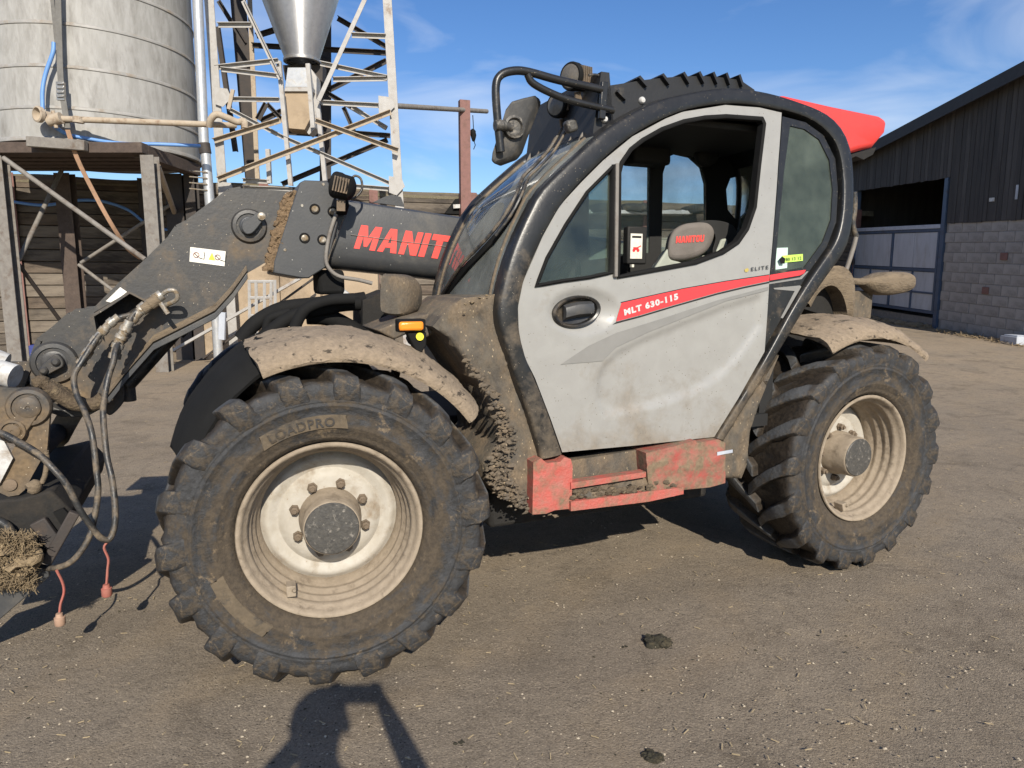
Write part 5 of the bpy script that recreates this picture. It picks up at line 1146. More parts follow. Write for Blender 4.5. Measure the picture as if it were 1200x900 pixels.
for i in range(60):
    a = random.uniform(-30, 36); b_ = 660 - 28 * random.random() - 5 * math.cos(a / 20); m.blob(V(a, b_ + 14, -.44 - random.uniform(0, .08)), random.uniform(.015, .042), i, 2, .9, 3.2, (1.3, 1, .6))
for i in range(2200):
    a = random.uniform(-30, 45) - 8 * random.random(); b_ = random.uniform(624, 690); q = V(a, b_, -.46 - random.uniform(0, .09)); d = Vector((random.gauss(0, 1), random.gauss(0, 1), random.gauss(0, 1))).normalized() * random.uniform(.01, .03); m.bar(q - d, q + d, .002, .0016)
mk = m.build('straw_muck', 'straw', None, 60); mk.location = (0, 0, 0)
mk.matrix_world = Matrix.Translation(ORG) @ Matrix.Rotation(PSI, 4, 'Z')
tag(mk, 'ragged clump of pale straw muck hanging in the loader grab', 'straw muck', kind='stuff')
# white drum at the far left
m = MB(); q = V(6, 431, -.2); m.tube([(q.x - .5, -.2, q.z + .10), (q.x - .05, -.2, q.z + .02), (q.x + .0, -.2, q.z)], [.068, .068, .06], 24); m.tube([(q.x - .01, -.26, q.z - .01), (q.x + .05, -.28, q.z - .03)], .05, 20); m.build('white_roller', 'whitep', I_, 40)
m = MB(); q = V(12, 440, -.05); m.prism([V(a, b_, -.02) for a, b_ in ((-20, 424), (14, 424), (38, 424), (40, 440), (30, 452), (10, 456), (-20, 456))], (0, .02, 0)); m.build('roller_bracket', 'head', I_)

# ------------------------------------------------------------------ ground
def gz(x, y):
    t = max(0.0, min(1.0, (x - 2.0) / 5.0)); t = t * t * (3 - 2 * t); d = y - 10.0
    e = 0.5 * (d + math.sqrt(d * d + 1.5)) * 0.0503; e = min(e, 1.2)
    return e * t
def axis(lo, hi, f0, f1, fine, coarse):
    out = []; x = lo
    while x < hi: out.append(x); x += fine if f0 <= x < f1 else min(coarse, max(fine, 0.12 * max(f0 - x, x - f1, 0) + fine))
    out.append(hi); return out
xs = axis(-600, 600, -6, 6, .06, 60); ys = axis(-30, 900, 1.2, 8, .06, 60)
ms = MB(); nx = len(xs)
for y in ys:
    for x in xs:
        near = 1 if (-8 < x < 8 and 0 < y < 10) else 0
        z = gz(x, y)
        if near: z += .010 * noise.fractal(Vector((x * 1.1, y * 1.1, 1)), .9, 2, 4) + .004 * noise.fractal(Vector((x * 7, y * 7, 4)), .8, 2, 3)
        ms.v.append((x, y, z))
for j in range(len(ys) - 1):
    for i in range(nx - 1): k = j * nx + i; ms.f.append((k, k + 1, k + nx + 1, k + nx))
ms.build('ground', 'ground', None, 0, fix=False)['kind'] = 'structure'
for p in bpy.data.objects['ground'].data.polygons: p.use_smooth = True
# loose chips and straw
def scatter(name, mat, n, mk_, label, cat):
    m = MB()
    for i in range(n):
        while True:
            y = 1.35 + 12 * random.random() ** 1.4; x = random.uniform(-.85, .85) * y
            if abs(x) < 9: break
        mk_(m, x, y, gz(x, y) + .003)
    tag(m.build(name, mat, None, 0), label, cat, kind='stuff')
def chip(m, x, y, z):
    r = random.choice([.002, .0025, .003, .003, .004, .004, .005, .007]) ; a = random.random() * 6; h_ = r * .55
    P = [(x + r * random.uniform(.6, 1.2) * math.cos(a + k * 1.257), y + r * random.uniform(.6, 1.2) * math.sin(a + k * 1.257), z) for k in range(5)]
    m.add(P + [(x, y, z + h_)], [(k, (k + 1) % 5, 5) for k in range(5)])
def strand(m, x, y, z):
    a = random.random() * 6.28; l = random.uniform(.006, .03); d = Vector((math.cos(a), math.sin(a), random.uniform(-.05, .15))) * l; m.bar(Vector((x, y, z + .004)) - d * .5, Vector((x, y, z + .004)) + d * .5, .0032, .002)
scatter('loose_chips', 'stone', 7500, chip, 'pale stone chips scattered over the yard', 'stone chips')
scatter('loose_grit', 'dung', 1800, chip, 'dark crumbs of earth scattered over the yard', 'grit')
scatter('loose_straw', 'strawbit', 1500, strand, 'bits of straw scattered over the yard', 'straw')
for px_, py_, r, lab in ((770, 754, .075, 'largest dark dung clod lying on the open ground right of the front wheel'), (732, 758, .018, 'tiny dark crumb just left of the large dung clod'), (763, 888, .045, 'dark dung clod at the bottom edge of the yard, below the large one'), (537, 873, .030, 'flat mossy clod beside the arm of the shadow')):
    q = on_ground(px_, py_); m = MB()
    for i in range(int(26 if r > .04 else 5)): a_ = random.random() * 6.28; d_ = r * .62 * math.sqrt(random.random()); m.blob((d_ * math.cos(a_), d_ * math.sin(a_) * .8, r * .22 * (1 - d_ / r)), r * random.uniform(.16, .34), i + int(px_), 2, .7, 2.8, (1, 1, .7))
    o = m.build('dung_clod', 'dung', None, 60); o.location = q; tag(o, lab, 'dung', 'dung clods on the yard')

# ------------------------------------------------------------------ wall of sleepers behind
WP = at_D(30, 400, 14.4); WP.z = 0; WD = Vector((.945, .326, 0)).normalized(); WN = Vector((WD.y, -WD.x, 0))     # WN towards us
WANG = math.atan2(WD.y, WD.x); WTOP = 3.66
W_ = empty('sleeper_wall', WP, WANG)
tag(W_, 'long high retaining wall of old railway sleepers behind the telehandler', 'wall')
bay = 2.42
SL = {}
def plank(w_, h_, d_, key):
    if key not in SL:
        m = MB(); m.box((0, 0, 0), (w_, d_, h_)); me = bpy.data.meshes.new('sleeper'); me.from_pydata(m.v, [], m.f)
        bm = bmesh.new(); bm.from_mesh(me); bmesh.ops.recalc_face_normals(bm, faces=bm.faces); bmesh.ops.bevel(bm, geom=bm.edges[:], offset=.012, segments=1, affect='EDGES'); bm.to_mesh(me); bm.free(); SL[key] = me
        me.materials.append(M[('sleeper', 'sleeper2', 'sleeper3')[key % 3]])
    return SL[key]
for k in range(-3, 9):
    z = 0.0
    while z < WTOP - .1:
        h_ = .243; o = bpy.data.objects.new('sleeper', plank(bay - .02, h_ - .012, .13, random.choice([0, 0, 1, 1, 2]))); col.objects.link(o); o.parent = W_
        o.location = (k * bay + .01 + random.uniform(-.004, .004), random.uniform(-.015, .02), z + .004); o.rotation_euler = (0, random.uniform(-.003, .003), 0); z += h_ + .002
for k in range(-3, 10):
    m = MB(); x = k * bay; m.box((x - .10, -.10, 0), (x + .10, -.075, WTOP + .05)); m.box((x - .012, -.075, 0), (x + .012, .15, WTOP + .05)); m.box((x - .10, .15, 0), (x + .10, .175, WTOP + .05))
    m.build('wall_post', 'redsteel' if k != 1 else 'darksteel', W_, bevel=.004)
m = MB(); m.box((-3 * bay, .14, -.05), (9 * bay, .24, WTOP - .02)); m.build('wall_backing', 'timber', W_)
m = MB(); rows = []
for i in range(120):
    x = -7.3 + i * .25; h1 = .03 + .05 * noise.noise(Vector((x * .8, 0, 0))); rows.append([(x, -.0, WTOP - .12), (x, .02, WTOP + h1), (x, .5, WTOP + .05 + .06 * noise.noise(Vector((x, 2, 0)))), (x, 2.5, WTOP + .1 + .1 * noise.noise(Vector((x * .5, 5, 0)))), (x, 9, WTOP - .5)])
bank = m.loft(rows).build('earth_bank', 'earth', None, 60); bank.location = WP + Vector((0, 0, 0)); bank.rotation_euler = (0, 0, WANG); bank['kind'] = 'structure'
def wall_pt(px_, py_, off=0.0):                          # point on the face of the wall
    r = ray(px_, py_); o = WP + WN * off - EYE; t = o.dot(WN) / r.dot(WN); return EYE + r * t
# tall red post with a rail, and scraps beside it
q = wall_pt(545, 232, .16); PT = empty('steel_post', (q.x, q.y, 0), WANG); tag(PT, 'tall red-brown steel post rising behind the boom with a pipe rail through it', 'post')
zt = wall_pt(545, 118, .16).z
m = MB(); m.box((-.125, -.09, 0), (.125, -.07, zt)); m.box((-.125, .07, 0), (.125, .09, zt)); m.box((-.125, -.07, 0), (-.105, .07, zt)); m.build('post_column', 'redsteel', PT, bevel=.004)
a = at_D(463, 124, 14.6); c_ = wall_pt(545, 129, .16); m = MB(); d = (c_ - a).normalized(); A = Vector((q.x, q.y, 0)); Rm = Matrix.Rotation(-WANG, 3, 'Z')
m.tube([Rm @ (p_ - A) for p_ in (a, c_, c_ + d * 1.2)], .055, 10); m.build('pipe_rail', 'greysteel', PT, 60)
m = MB(); p0 = wall_pt(556, 170, .2); m.tube([Rm @ (p_ - A) for p_ in (wall_pt(554, 135, .18), wall_pt(555, 152, .18), wall_pt(554, 162, .18))], .01, 6); m.blob(Rm @ (wall_pt(554.5, 158, .18) - A), .10, 4, 2, .5, 2, (.7, .7, 1.4)); m.tube([Rm @ (p_ - A) for p_ in (wall_pt(555, 164, .18), wall_pt(557, 170, .18), wall_pt(555, 175, .18))], .01, 6); m.build('frayed_rope', 'rubberblack', PT, 60)
m = MB(); A4 = [wall_pt(a, b_, .05) for a, b_ in ((521, 250), (534, 233), (552, 231), (557, 235), (552, 252))]; m.prism(A4, WN * -.3)
m2 = MB(); m2.bar(wall_pt(531, 242, .12), wall_pt(551, 241, .12), .05, .09)
rs = m.build('rubber_sheet', 'rubberblack', None, 30); tag(rs, 'black rubber sheet folded over the wall top at the foot of the red post', 'rubber sheet'); m2.build('white_batten', 'whitep', rs)
# things on the wall top seen through the cab
for i, a in enumerate((739, 751, 700, 812)):
    q = wall_pt(a, 247, .35); o = MB().lathe([(.16, -.09), (.30, -.10), (.34, -.05), (.34, .05), (.30, .10), (.16, .09)], 24, close=True).build('old_tyre', 'tyreold', None, 50); o.location = (q.x, q.y, q.z + .02); o.rotation_euler = (R(80), 0, .4 * i)
    tag(o, ('old tyre on the ledge, in the cab window left of the dark pillar', 'second old tyre on the ledge, just behind the dark cab pillar', 'old tyre on the ledge seen through the dusty front quarter pane', 'old tyre on the ledge seen above the headrest')[i], 'tyre', 'old tyres on the wall ledge')
m = MB(); A = wall_pt(668, 249, .3); B_ = wall_pt(806, 250, .3); dl = (B_ - A).normalized()
m.bar(A, B_, .5, .10)
for i in range(9): p_ = A.lerp(B_, (i + .5) / 9); m.bar(p_ + Vector((0, 0, .05)) - dl * .1, p_ + Vector((0, 0, .05)) + dl * .1, .3, .06)
tag(m.build('boom_edge_stand_in', 'whitep', None, bevel=.02), 'whitish ridged ledge added at the wall to stand for the boom top edge, seen through the cab windows', 'ledge')  # strip added on the wall, standing in for the boom's top edge and fittings
# hills
m = MB(); rows = []
for i in range(140):
    a = R(-62 + i * .9); hgt = 52 + 22 * noise.noise(Vector((a * 6, 0, 3))) + 13 * noise.noise(Vector((a * 21, 1, 3))) + 5 * noise.noise(Vector((a * 90, 1, 3)))
    hgt *= max(.25, min(1, (R(-27) - a) / .16 + .55)) if a > R(-33) else 1
    d = 420; rows.append([(d * math.sin(a), d * math.cos(a), -2), (d * 1.05 * math.sin(a), d * 1.05 * math.cos(a), hgt * .72), (d * 1.12 * math.sin(a), d * 1.12 * math.cos(a), hgt), (d * 1.5 * math.sin(a), d * 1.5 * math.cos(a), -5)])
m.loft(rows).build('hills', 'hill', None, 80)['kind'] = 'structure'

# ------------------------------------------------------------------ feed tank on its stand
TC = Vector((-7.78, 13.54, 0)); TR = 1.742; TZ = at_D(35, 165, 11.8).z
TK = empty('storage_tank', TC + Vector((0, 0, TZ))); tag(TK, 'huge weathered grey cylindrical metal tank raised on a stand at the left', 'tank')
prof = []; zs = [0.0] + [at_D(35, y_, 11.8).z - TZ for y_ in (125, 76, 25, -24)] + [3.6, 4.2]
for a, b_ in zip(zs, zs[1:]): prof += [(TR, a + .02), (TR + .004, a + .2), (TR + .002, b_ - .04)]
m = MB(); m.lathe([(0, 0), (TR - .02, 0)] + prof + [(TR, 4.3), (0, 4.8)], 128, axis='z'); m.build('tank_shell', 'tank', TK, 30)
for z in zs[1:-1]: MB().lathe([(TR, z - .03), (TR + .016, z - .024), (TR + .018, z + .01), (TR + .004, z + .028), (TR, z + .03)], 128, axis='z').build('seam_band', 'seam', TK, 60)
MB().lathe([(TR, 0), (TR + .03, .01), (TR + .03, .06), (TR, .08)], 128, axis='z').build('base_ring', 'seam', TK, 60)
ST = empty('tank_stand', (0, 0, 0)); tag(ST, 'timber and steel stand on braced legs carrying the big tank', 'stand')
m = MB(); m.box((-11.2, 11.74, TZ - .20), (-6.05, 11.95, TZ - .03)); m.build('edge_beam', 'timber', ST, bevel=.01)
m = MB(); m.box((-6.3, 11.95, TZ - .25), (-6.05, 13.9, TZ - .04)); m.build('edge_beam', 'timber', ST, bevel=.01)
for i in range(5):
    y = 12.05 + i * .37; m = MB(); m.box((-11.2, y, TZ - .18), (-6.31, y + .22, TZ - .02)); m.build('deck_beam', 'timber', ST, bevel=.008)
m = MB(); a = at_D(33, 166, 11.62); c_ = at_D(101, 171, 11.65); m.bar(a, c_, .12, .16); m.build('packing_timber', 'greysteel', ST, bevel=.01)
def leg(px0, py0, D, wd, mat, top=None, base=0.0):
    q = at_D(px0, py0, D); zt = top if top else TZ - .23
    m = MB(); m.box((q.x - wd / 2, D - .10, base), (q.x + wd / 2, D - .085, zt)); m.box((q.x - wd / 2, D + .085, base), (q.x + wd / 2, D + .10, zt)); m.box((q.x - .012, D - .085, base), (q.x + .012, D + .085, zt)); m.build('stand_leg', mat, ST, bevel=.003); return q
leg(20, 400, 11.9, .24, 'greysteel'); leg(191, 400, 11.85, .22, 'greysteel'); leg(84, 300, 13.7, .30, 'timber'); leg(208, 250, 13.8, .34, 'darksteel'); leg(225, 230, 13.75, .2, 'darksteel')
def brace(a, b_, D, r, mat, par, D2=None):
    MB().tube([at_D(*a, D), at_D(*b_, D2 or D)], r, 8).build('stand_brace', mat, par, 60)
brace((4, 185), (170, 304), 11.75, .042, 'greysteel', ST, 11.7); brace((72, 200), (22, 305), 13.4, .04, 'greysteel', ST, 12.1); brace((22, 310), (90, 402), 12.1, .035, 'darksteel', ST, 13.4)
brace((185, 195), (212, 270), 12.1, .05, 'rustpale', ST, 14.5); brace((95, 308), (200, 240), 13.6, .035, 'greysteel', ST); brace((92, 310), (132, 340), 13.5, .035, 'greysteel', ST)
# tank fittings: valve and pipe, straps, water hose, down pipe
PV = empty('filler_pipe', (0, 0, 0)); tag(PV, 'pale pipe with an open valve running across the front of the big tank', 'pipe')
MB().tube([at_D(66, 139, 11.61), at_D(90, 140, 11.64), at_D(250, 146, 12.0), at_D(276, 147, 12.3)], .048, 12).build('pipe', 'rustpale', PV, 60)
q = at_D(50, 135, 11.56); m = MB(); m.lathe([(.07, .2), (.08, -.02), (.125, -.03), (.125, -.09), (.10, -.10), (.085, -.05), (0, .02)], 20); o = m.build('valve', 'rustpale', PV, 40); o.location = q; o.rotation_euler = (0, 0, R(-25))
m = MB(); m.tube([at_D(57, 142, 11.58), at_D(72, 138, 11.58)], .09, 10); m.tube([at_D(92, 137, 11.64), at_D(92, 144, 11.64)], .085, 10); m.tube([at_D(62, 130, 11.58), at_D(66, 150, 11.58)], .03, 8); m.build('pipe_joint', 'rustpale', PV, 40)
m = MB(); P = catmull([at_D(245, 148, 11.9), at_D(247, 140, 11.85), at_D(254, 134, 11.85), at_D(266, 138, 11.9), at_D(278, 143, 12.0), at_D(286, 142, 12.0), at_D(287, 150, 12.0)], 4); m.tube(P, .055, 10); m.bar(at_D(268, 128, 12), at_D(273, 105, 12), .06, .03); m.build('rag_wrap', 'rustpale', PV, 60)
S1 = MB()
def flat(pts, wd): 
    m = MB(); P = catmull(pts, 4); m.loft([[p_ + Vector((-wd / 2, 0, 0)), p_ + Vector((wd / 2, 0, 0)), p_ + Vector((wd / 2, .012, 0)), p_ + Vector((-wd / 2, .012, 0))] for p_ in P], True); return m
sp = empty('ratchet_strap', (0, 0, 0)); tag(sp, 'webbing ratchet strap hanging down the tank and slanting under its stand', 'strap')
flat([at_D(67, -30, 11.72), at_D(69, 40, 11.72), at_D(71, 95, 11.69), at_D(76, 130, 11.64), at_D(79, 150, 11.64)], .095).build('strap_band', 'strapgrey', sp, 60); flat([at_D(58, -30, 11.75), at_D(63, 20, 11.75), at_D(66, 50, 11.74)], .06).build('strap_band', 'strapgrey', sp, 60)
flat([at_D(79, 152, 11.64), at_D(90, 185, 11.69), at_D(108, 222, 11.80), at_D(130, 262, 11.8), at_D(150, 292, 12.1), at_D(165, 304, 12.4)], .075).build('strap_tail', 'strap', sp, 60)
m = MB(); m.bar(at_D(71, 96, 11.67), at_D(72, 118, 11.67), .13, .05, (0, 1, 0)); [m.bar(at_D(67, 98 + i * 5, 11.64), at_D(75, 98 + i * 5, 11.64), .04, .03) for i in range(4)]; m.build('ratchet_buckle', 'steel', sp, bevel=.005)
bh = empty('blue_hose', (0, 0, 0)); tag(bh, 'thin blue water hose looping down the tank and along the stand edge', 'hose')
MB().tube([at_D(63, 50, 11.72), at_D(62, 62, 11.69), at_D(54, 85, 11.67), at_D(50, 105, 11.64), at_D(50, 128, 11.61)], .032, 8, 5).build('hose_drop', 'blueh', bh, 60)
MB().tube([at_D(62, 147, 11.69), at_D(78, 157, 11.80), at_D(100, 162, 11.91), at_D(140, 168, 12.0), at_D(185, 169, 12.1), at_D(235, 171, 12.4)], .03, 8, 5).build('hose_run', 'blueh', bh, 60)
bh2 = MB().tube([wall_pt(12, 236, .15), wall_pt(40, 240, .15), wall_pt(60, 240, .15), wall_pt(90, 235, .15), wall_pt(120, 236, .2), wall_pt(150, 246, .2), wall_pt(172, 262, .2), wall_pt(200, 268, .2), wall_pt(214, 240, .2)], .03, 8, 5).build('blue_hose', 'blueh', None, 60); tag(bh2, 'blue hose draped along the sleeper wall under the tank stand', 'hose')
DPp = empty('down_pipe', (0, 0, 0)); tag(DPp, 'tall galvanised pipe standing beside the right edge of the tank', 'pipe')
MB().tube([at_D(229, -60, 12.9), at_D(239, 170, 12.9)], .085, 16).build('upper_pipe', 'galvpipe', DPp, 40); MB().tube([at_D(239, 168, 12.9), at_D(241, 180, 12.9)], .10, 16).build('pipe_collar', 'darksteel', DPp, 40)
MB().tube([at_D(241, 180, 12.9), at_D(246, 240, 12.9), at_D(256, 420, 12.9)], .085, 16).build('lower_pipe', 'galvpipe', DPp, 40)
m = MB(); [m.tube([at_D(222, 200 + i * 7, 12.8), at_D(243, 202 + i * 7, 12.8)], .012, 6) for i in range(4)]; m.build('pipe_clips', 'plated', DPp)

# ------------------------------------------------------------------ feed hopper in a lattice tower
H_ = empty('feed_hopper', (0, 0, 0)); tag(H_, 'shiny galvanised feed hopper cone hung in a pale lattice steel tower', 'hopper')
def hb_(L, D, wd, mat, name): 
    m = MB(); m.angle(at_D(*L[0], D), at_D(*L[1], D), wd, .012); m.build(name, mat, H_)
def hleg(p0, p1, D, wd, mat): 
    a = at_D(*p0, D); b_ = at_D(*p1, D); t = (b_.z - 0) / (a.z - b_.z); e = b_ + (b_ - a) * t; e.y = D; u = a + (a - b_) * 2; u.y = D
    m = MB(); m.box((-wd / 2, -wd / 2, 0), (wd / 2, -wd / 2 + .02, 1)); m.box((-wd / 2, -wd / 2 + .02, 0), (-wd / 2 + .02, wd / 2, 1))
    m.v = [tuple(e.lerp(u, z) + Vector((x, y, 0))) for x, y, z in m.v]; m.build('tower_leg', mat, H_)
hleg((247, 0), (263, 225), 13.5, .17, 'lattice'); hleg((454.5, 0), (468, 228), 13.5, .16, 'lattice'); hleg((282, 0), (300, 222), 16.6, .34, 'darksteel'); hleg((383, 120), (383, 220), 16.6, .26, 'darksteel'); hleg((296, 60), (303, 222), 16.2, .10, 'rustpale')
LIGHT = [((255, 29), (294, 29)), ((412, 41), (452, 42.5)), ((284, 0), (328, 92)), ((428, 0), (374, 118)), ((252, 79), (326, 71)), ((259, 81), (326, 89)), ((375, 74), (455, 91)), ((390, 93), (453, 92)), ((263, 116), (327, 117)), ((376, 120), (452, 124)), ((267, 127), (330, 160)), ((330, 160), (457, 215)), ((327, 72), (341, 218)), ((361, 75), (367, 150)), ((372, 117), (381, 212)), ((285, 220), (342, 222)), ((412, 218), (463, 222)), ((284, 211), (316, 213)), ((314, 175), (316, 215)), ((412, 125), (452, 150))]
for i, L in enumerate(LIGHT): hb_(L, 13.38 + .016 * i, .078, 'lattice', 'tower_brace')
for L in [((250, 165), (328, 141)), ((369, 141), (466, 176)), ((255, 210), (458, 131))]: hb_(L, 13.30 - .0007 * (L[0][0] - 250), .085, 'rustpale', 'tower_brace')
for L in [((255, 0), (287, 52)), ((255, 32), (276, 178)), ((295, 53), (453, 62)), ((300, 42), (332, 32)), ((395, 21), (453, 55)), ((382, 107), (453, 71)), ((330, 216), (454, 164)), ((380, 107), (453, 150)), ((302, 140), (312, 121)), ((312, 121), (330, 140)), ((305, 142), (330, 130)), ((335, 155), (385, 158)), ((402, 125), (415, 155)), ((415, 156), (457, 159))]: hb_(L, 15.8 + .03 * (L[0][0] % 9), .095, 'darksteel', 'rear_brace')
for a, b_ in ((258, 112), (450, 122), (462, 216), (262, 222)): 
    q = at_D(a, b_, 13.36); MB().prism([q + Vector((x, 0, z)) for x, z in ((-.10, .15), (.14, .12), (.2, -.04), (.04, -.2), (-.1, -.15))], (0, .01, 0)).build('gusset_plate', 'lattice', H_)
q = at_D(354, 72, 14.6); z0 = q.z
HC = MB().lathe([(.31, z0), (.33, z0 + .02), (1.45, z0 + 3.2), (1.45, z0 + 6.2), (.2, z0 + 7.0)], 72, (q.x, q.y, 0), axis='z').build('hopper_cone', 'galv', H_, 30)
MB().lathe([(.30, z0 - .02), (.36, z0 - .02), (.36, z0 + .03), (.30, z0 + .03)], 48, (q.x, q.y, 0), axis='z').build('outlet_ring', 'steel', HC)
def tprism(L0, L1, D, dp, name, mat, par):
    f0 = [at_D(*p_, D) for p_ in L0]; m = MB(); k = len(f0); m.add(f0 + [p_ + Vector((0, dp, 0)) for p_ in f0], [tuple(range(k)), tuple(reversed(range(k, 2 * k)))] + [(i, i + k, (i + 1) % k + k, (i + 1) % k) for i in range(k)]); return m.build(name, mat, par, 30, .006)
tprism([(337, 79), (362, 79), (366, 102), (334, 102)], None, 14.3, .55, 'chute_top', 'galvpipe', H_)
tprism([(334, 102), (366, 102), (366, 107), (333, 107)], None, 14.25, .6, 'chute_flange', 'lattice', H_)
tprism([(333, 107), (363, 108), (364, 138), (357, 152), (334, 150), (329, 142)], None, 14.3, .5, 'outlet_chute', 'conc', H_)
tprism([(331, 76), (378, 76), (378, 96), (372, 92), (366, 80), (335, 80), (334, 94)], None, 14.7, .3, 'chute_bracket', 'darksteel', H_)
tprism([(364, 80), (371, 90), (370, 150), (362, 158), (357, 152), (364, 138)], None, 14.45, .3, 'chute_slide', 'lattice', H_)
# tan wall and odds behind the boom
PW = empty('concrete_wall', (0, 0, 0)); tag(PW, 'low tan concrete wall behind the hopper tower, seen under the boom', 'wall')
a = at_D(216, 395, 13.9); c_ = at_D(445, 395, 13.9); n = 4
for i in range(n):
    x0 = a.x + (c_.x - a.x) * i / n; x1 = a.x + (c_.x - a.x) * (i + 1) / n; m = MB(); m.box((x0 + .008, 13.9, 0), (x1 - .008, 14.1, 1.9)); m.build('wall_panel', 'conc', PW, bevel=.012)
for px_ in (244, 372): q = at_D(px_, 395, 13.75); m = MB(); m.box((q.x - .1, 13.7, 0), (q.x + .1, 13.89, 1.95)); m.build('wall_pier', 'conc', PW, bevel=.01)
WC = empty('wire_crate', (0, 0, 0)); tag(WC, 'pale wire crate standing against the tan wall, under the boom', 'crate')
for p0, p1 in [((291, 330), (323, 330)), ((291, 349), (319, 349)), ((291, 370), (320, 370)), ((292, 328), (293, 392)), ((300, 330), (301, 392)), ((310, 330), (310, 392)), ((318, 330), (317, 372)), ((322, 328), (323, 372))]:
    MB().tube([at_D(*p0, 12.6), at_D(*p1, 12.6)], .03, 6).build('crate_wire', 'lattice', WC)
for lab, p0, p1, D, wd, mat in (('long pale steel strut slanting from the tan wall up behind the boom', (190, 418), (352, 326), 12.9, .085, 'lattice'), ('thin dark strut beside the pale one under the boom', (238, 420), (368, 326), 13.2, .06, 'darksteel'), ('chalky white bar leaning behind the headlamp', (398, 338), (426, 360), 10.5, .10, 'whitep'), ('white post standing at the left of the tan wall', (261, 366), (260, 398), 12.2, .11, 'panel')):
    m = MB(); m.bar(at_D(*p0, D), at_D(*p1, D), wd, wd * .6); tag(m.build('steel_strut', mat, None, bevel=.004), lab, 'strut')
m = MB(); m.prism([at_D(a, b_, 11.0) for a, b_ in ((415, 372), (440, 366), (446, 392), (438, 398))], (0, .03, 0)); tag(m.build('white_sheet', 'whitep', None), 'torn white sheet leaning behind the front mudguard', 'sheet')
m = MB(); q = at_D(39, 405, 13.2); m.prism([(q.x + x, 13.2, z) for x, z in ((-.13, .02), (.14, .0), (.15, .3), (.05, .36), (-.12, .33))], (0, .2, 0)); tag(m.build('feed_bag', 'bluebag', None, 40, .04, 3), 'dark blue plastic bag at the foot of the red wall post', 'bag')
m = MB(); m.bar(on_ground(-30, 412) + Vector((0, .3, .12)), on_ground(24, 417) + Vector((0, .3, .12)), .26, .24); tag(m.build('loose_sleeper', 'sleeper2', None, bevel=.02), 'loose pale sleeper lying on the ground at the far left', 'sleeper')

# ------------------------------------------------------------------ barn
BP = at_D(1094.7, 384, 17.5); bd = ray(550, 290); bl = math.hypot(bd.x, bd.y); BD = Vector((bd.x, bd.y, 0)) / -bl; BS = -bd.z / bl      # u runs towards us along the wall
BI = Vector((-BD.y, BD.x, 0));  BI = BI if BI.x > 0 else -BI                                             # into the barn
Bm = Matrix(((BD.x, BI.x, 0, BP.x), (BD.y, BI.y, 0, BP.y), (BS, 0, 1, BP.z), (0, 0, 0, 1)))
def bv(u, v_, i=0.0): return Bm @ Vector((u, i, v_))
class BB(MB):
    def blk(s, u0, u1, v0, v1, i0, i1): 
        k = len(s.v); MB.box(s, (u0, i0, v0), (u1, i1, v1)); s.v[k:] = [tuple(Bm @ Vector(p_)) for p_ in s.v[k:]]; return s
B_ = empty('barn', (0, 0, 0)); tag(B_, 'big dark barn of timber boards over grey blocks at the right', 'barn')
UN = 3.6; UF = -4.9; RS = .156
def roofv(u): return 4.55 + (u + 4.34) * RS
for key in ('block', 'block2'):
    SL[key] = []
BLK = {}
def block(u0, u1, v0, v1, mat):
    key = (round(u1 - u0, 3), mat)
    if key not in BLK:
        m = BB(); m.blk(0, u1 - u0 - .009, 0, v1 - v0 - .009, 0, .14); me = bpy.data.meshes.new('concrete_block'); k0 = bv(0, 0); me.from_pydata([tuple(Vector(p_) - k0) for p_ in m.v], [], m.f)
        bm = bmesh.new(); bm.from_mesh(me); bmesh.ops.recalc_face_normals(bm, faces=bm.faces); bmesh.ops.bevel(bm, geom=bm.edges[:], offset=.006, segments=1, affect='EDGES'); bm.to_mesh(me); bm.free(); me.materials.append(M[mat]); BLK[key] = me
    o = bpy.data.objects.new('concrete_block', BLK[key]); col.objects.link(o); o.parent = B_; o.location = bv(u0, v0, random.uniform(-.006, .006))
vc = 0.0; row = 0; CH = .2345
while vc < 2.55:
    u = .22 - (.235 if row % 2 else 0)
    while u < UN - .05:
        a = max(u, .12); e = min(u + .47, UN)
        if e - a > .06: block(a, e, vc, vc + CH, random.choice(['block', 'block', 'block2']))
        u += .47
    vc += CH; row += 1
m = BB(); m.blk(.13, UN, -.6, 2.575, .014, .2); m.build('mortar_core', 'mortar', B_)
m = BB(); m.blk(.13, UN, -.6, -.005, -.02, .02); m.build('footing', 'mortar', B_)
# boards over the blocks and over the opening
u = UF; 
while u < UN:
    wd = random.uniform(.135, .155); v0 = 2.57 if u > .05 else 3.66
    if u < -4.15: v0 = 0.0
    v1 = roofv(u); m = BB(); i0 = random.uniform(-.012, .004) - .03; m.blk(u, min(u + wd - .012, UN), v0 + random.uniform(-.015, .01), v1, i0, i0 + .03); m.build('wall_board', random.choice(['board', 'board', 'board2']), B_); u += wd
m = BB(); m.blk(UF, UN, 3.68, 3.82, 0.005, .12); m.blk(.05, UN, 2.60, 2.72, .005, .1); m.build('wall_rail', 'darksteel', B_)
m = BB(); m.blk(.1, UN, 2.58, 6.0, .02, .04); m.blk(UF, .1, 3.67, 5.3, .02, .04); bmesh_clip = m
rb = [(u_, v_) for u_, v_ in ((UF - .4, roofv(UF - .4)), (UN + .35, roofv(UN + .35)))]
m = MB(); k = [bv(u_, v_ + d, i) for u_, v_ in rb for i, d in ((-.25, -.03), (-.25, .12), (14, .12), (14, -.03))]; m.add(k, [(0, 1, 2, 3), (7, 6, 5, 4), (0, 4, 5, 1), (1, 5, 6, 2), (2, 6, 7, 3), (3, 7, 4, 0)]); m.build('roof', 'roofsheet', B_)
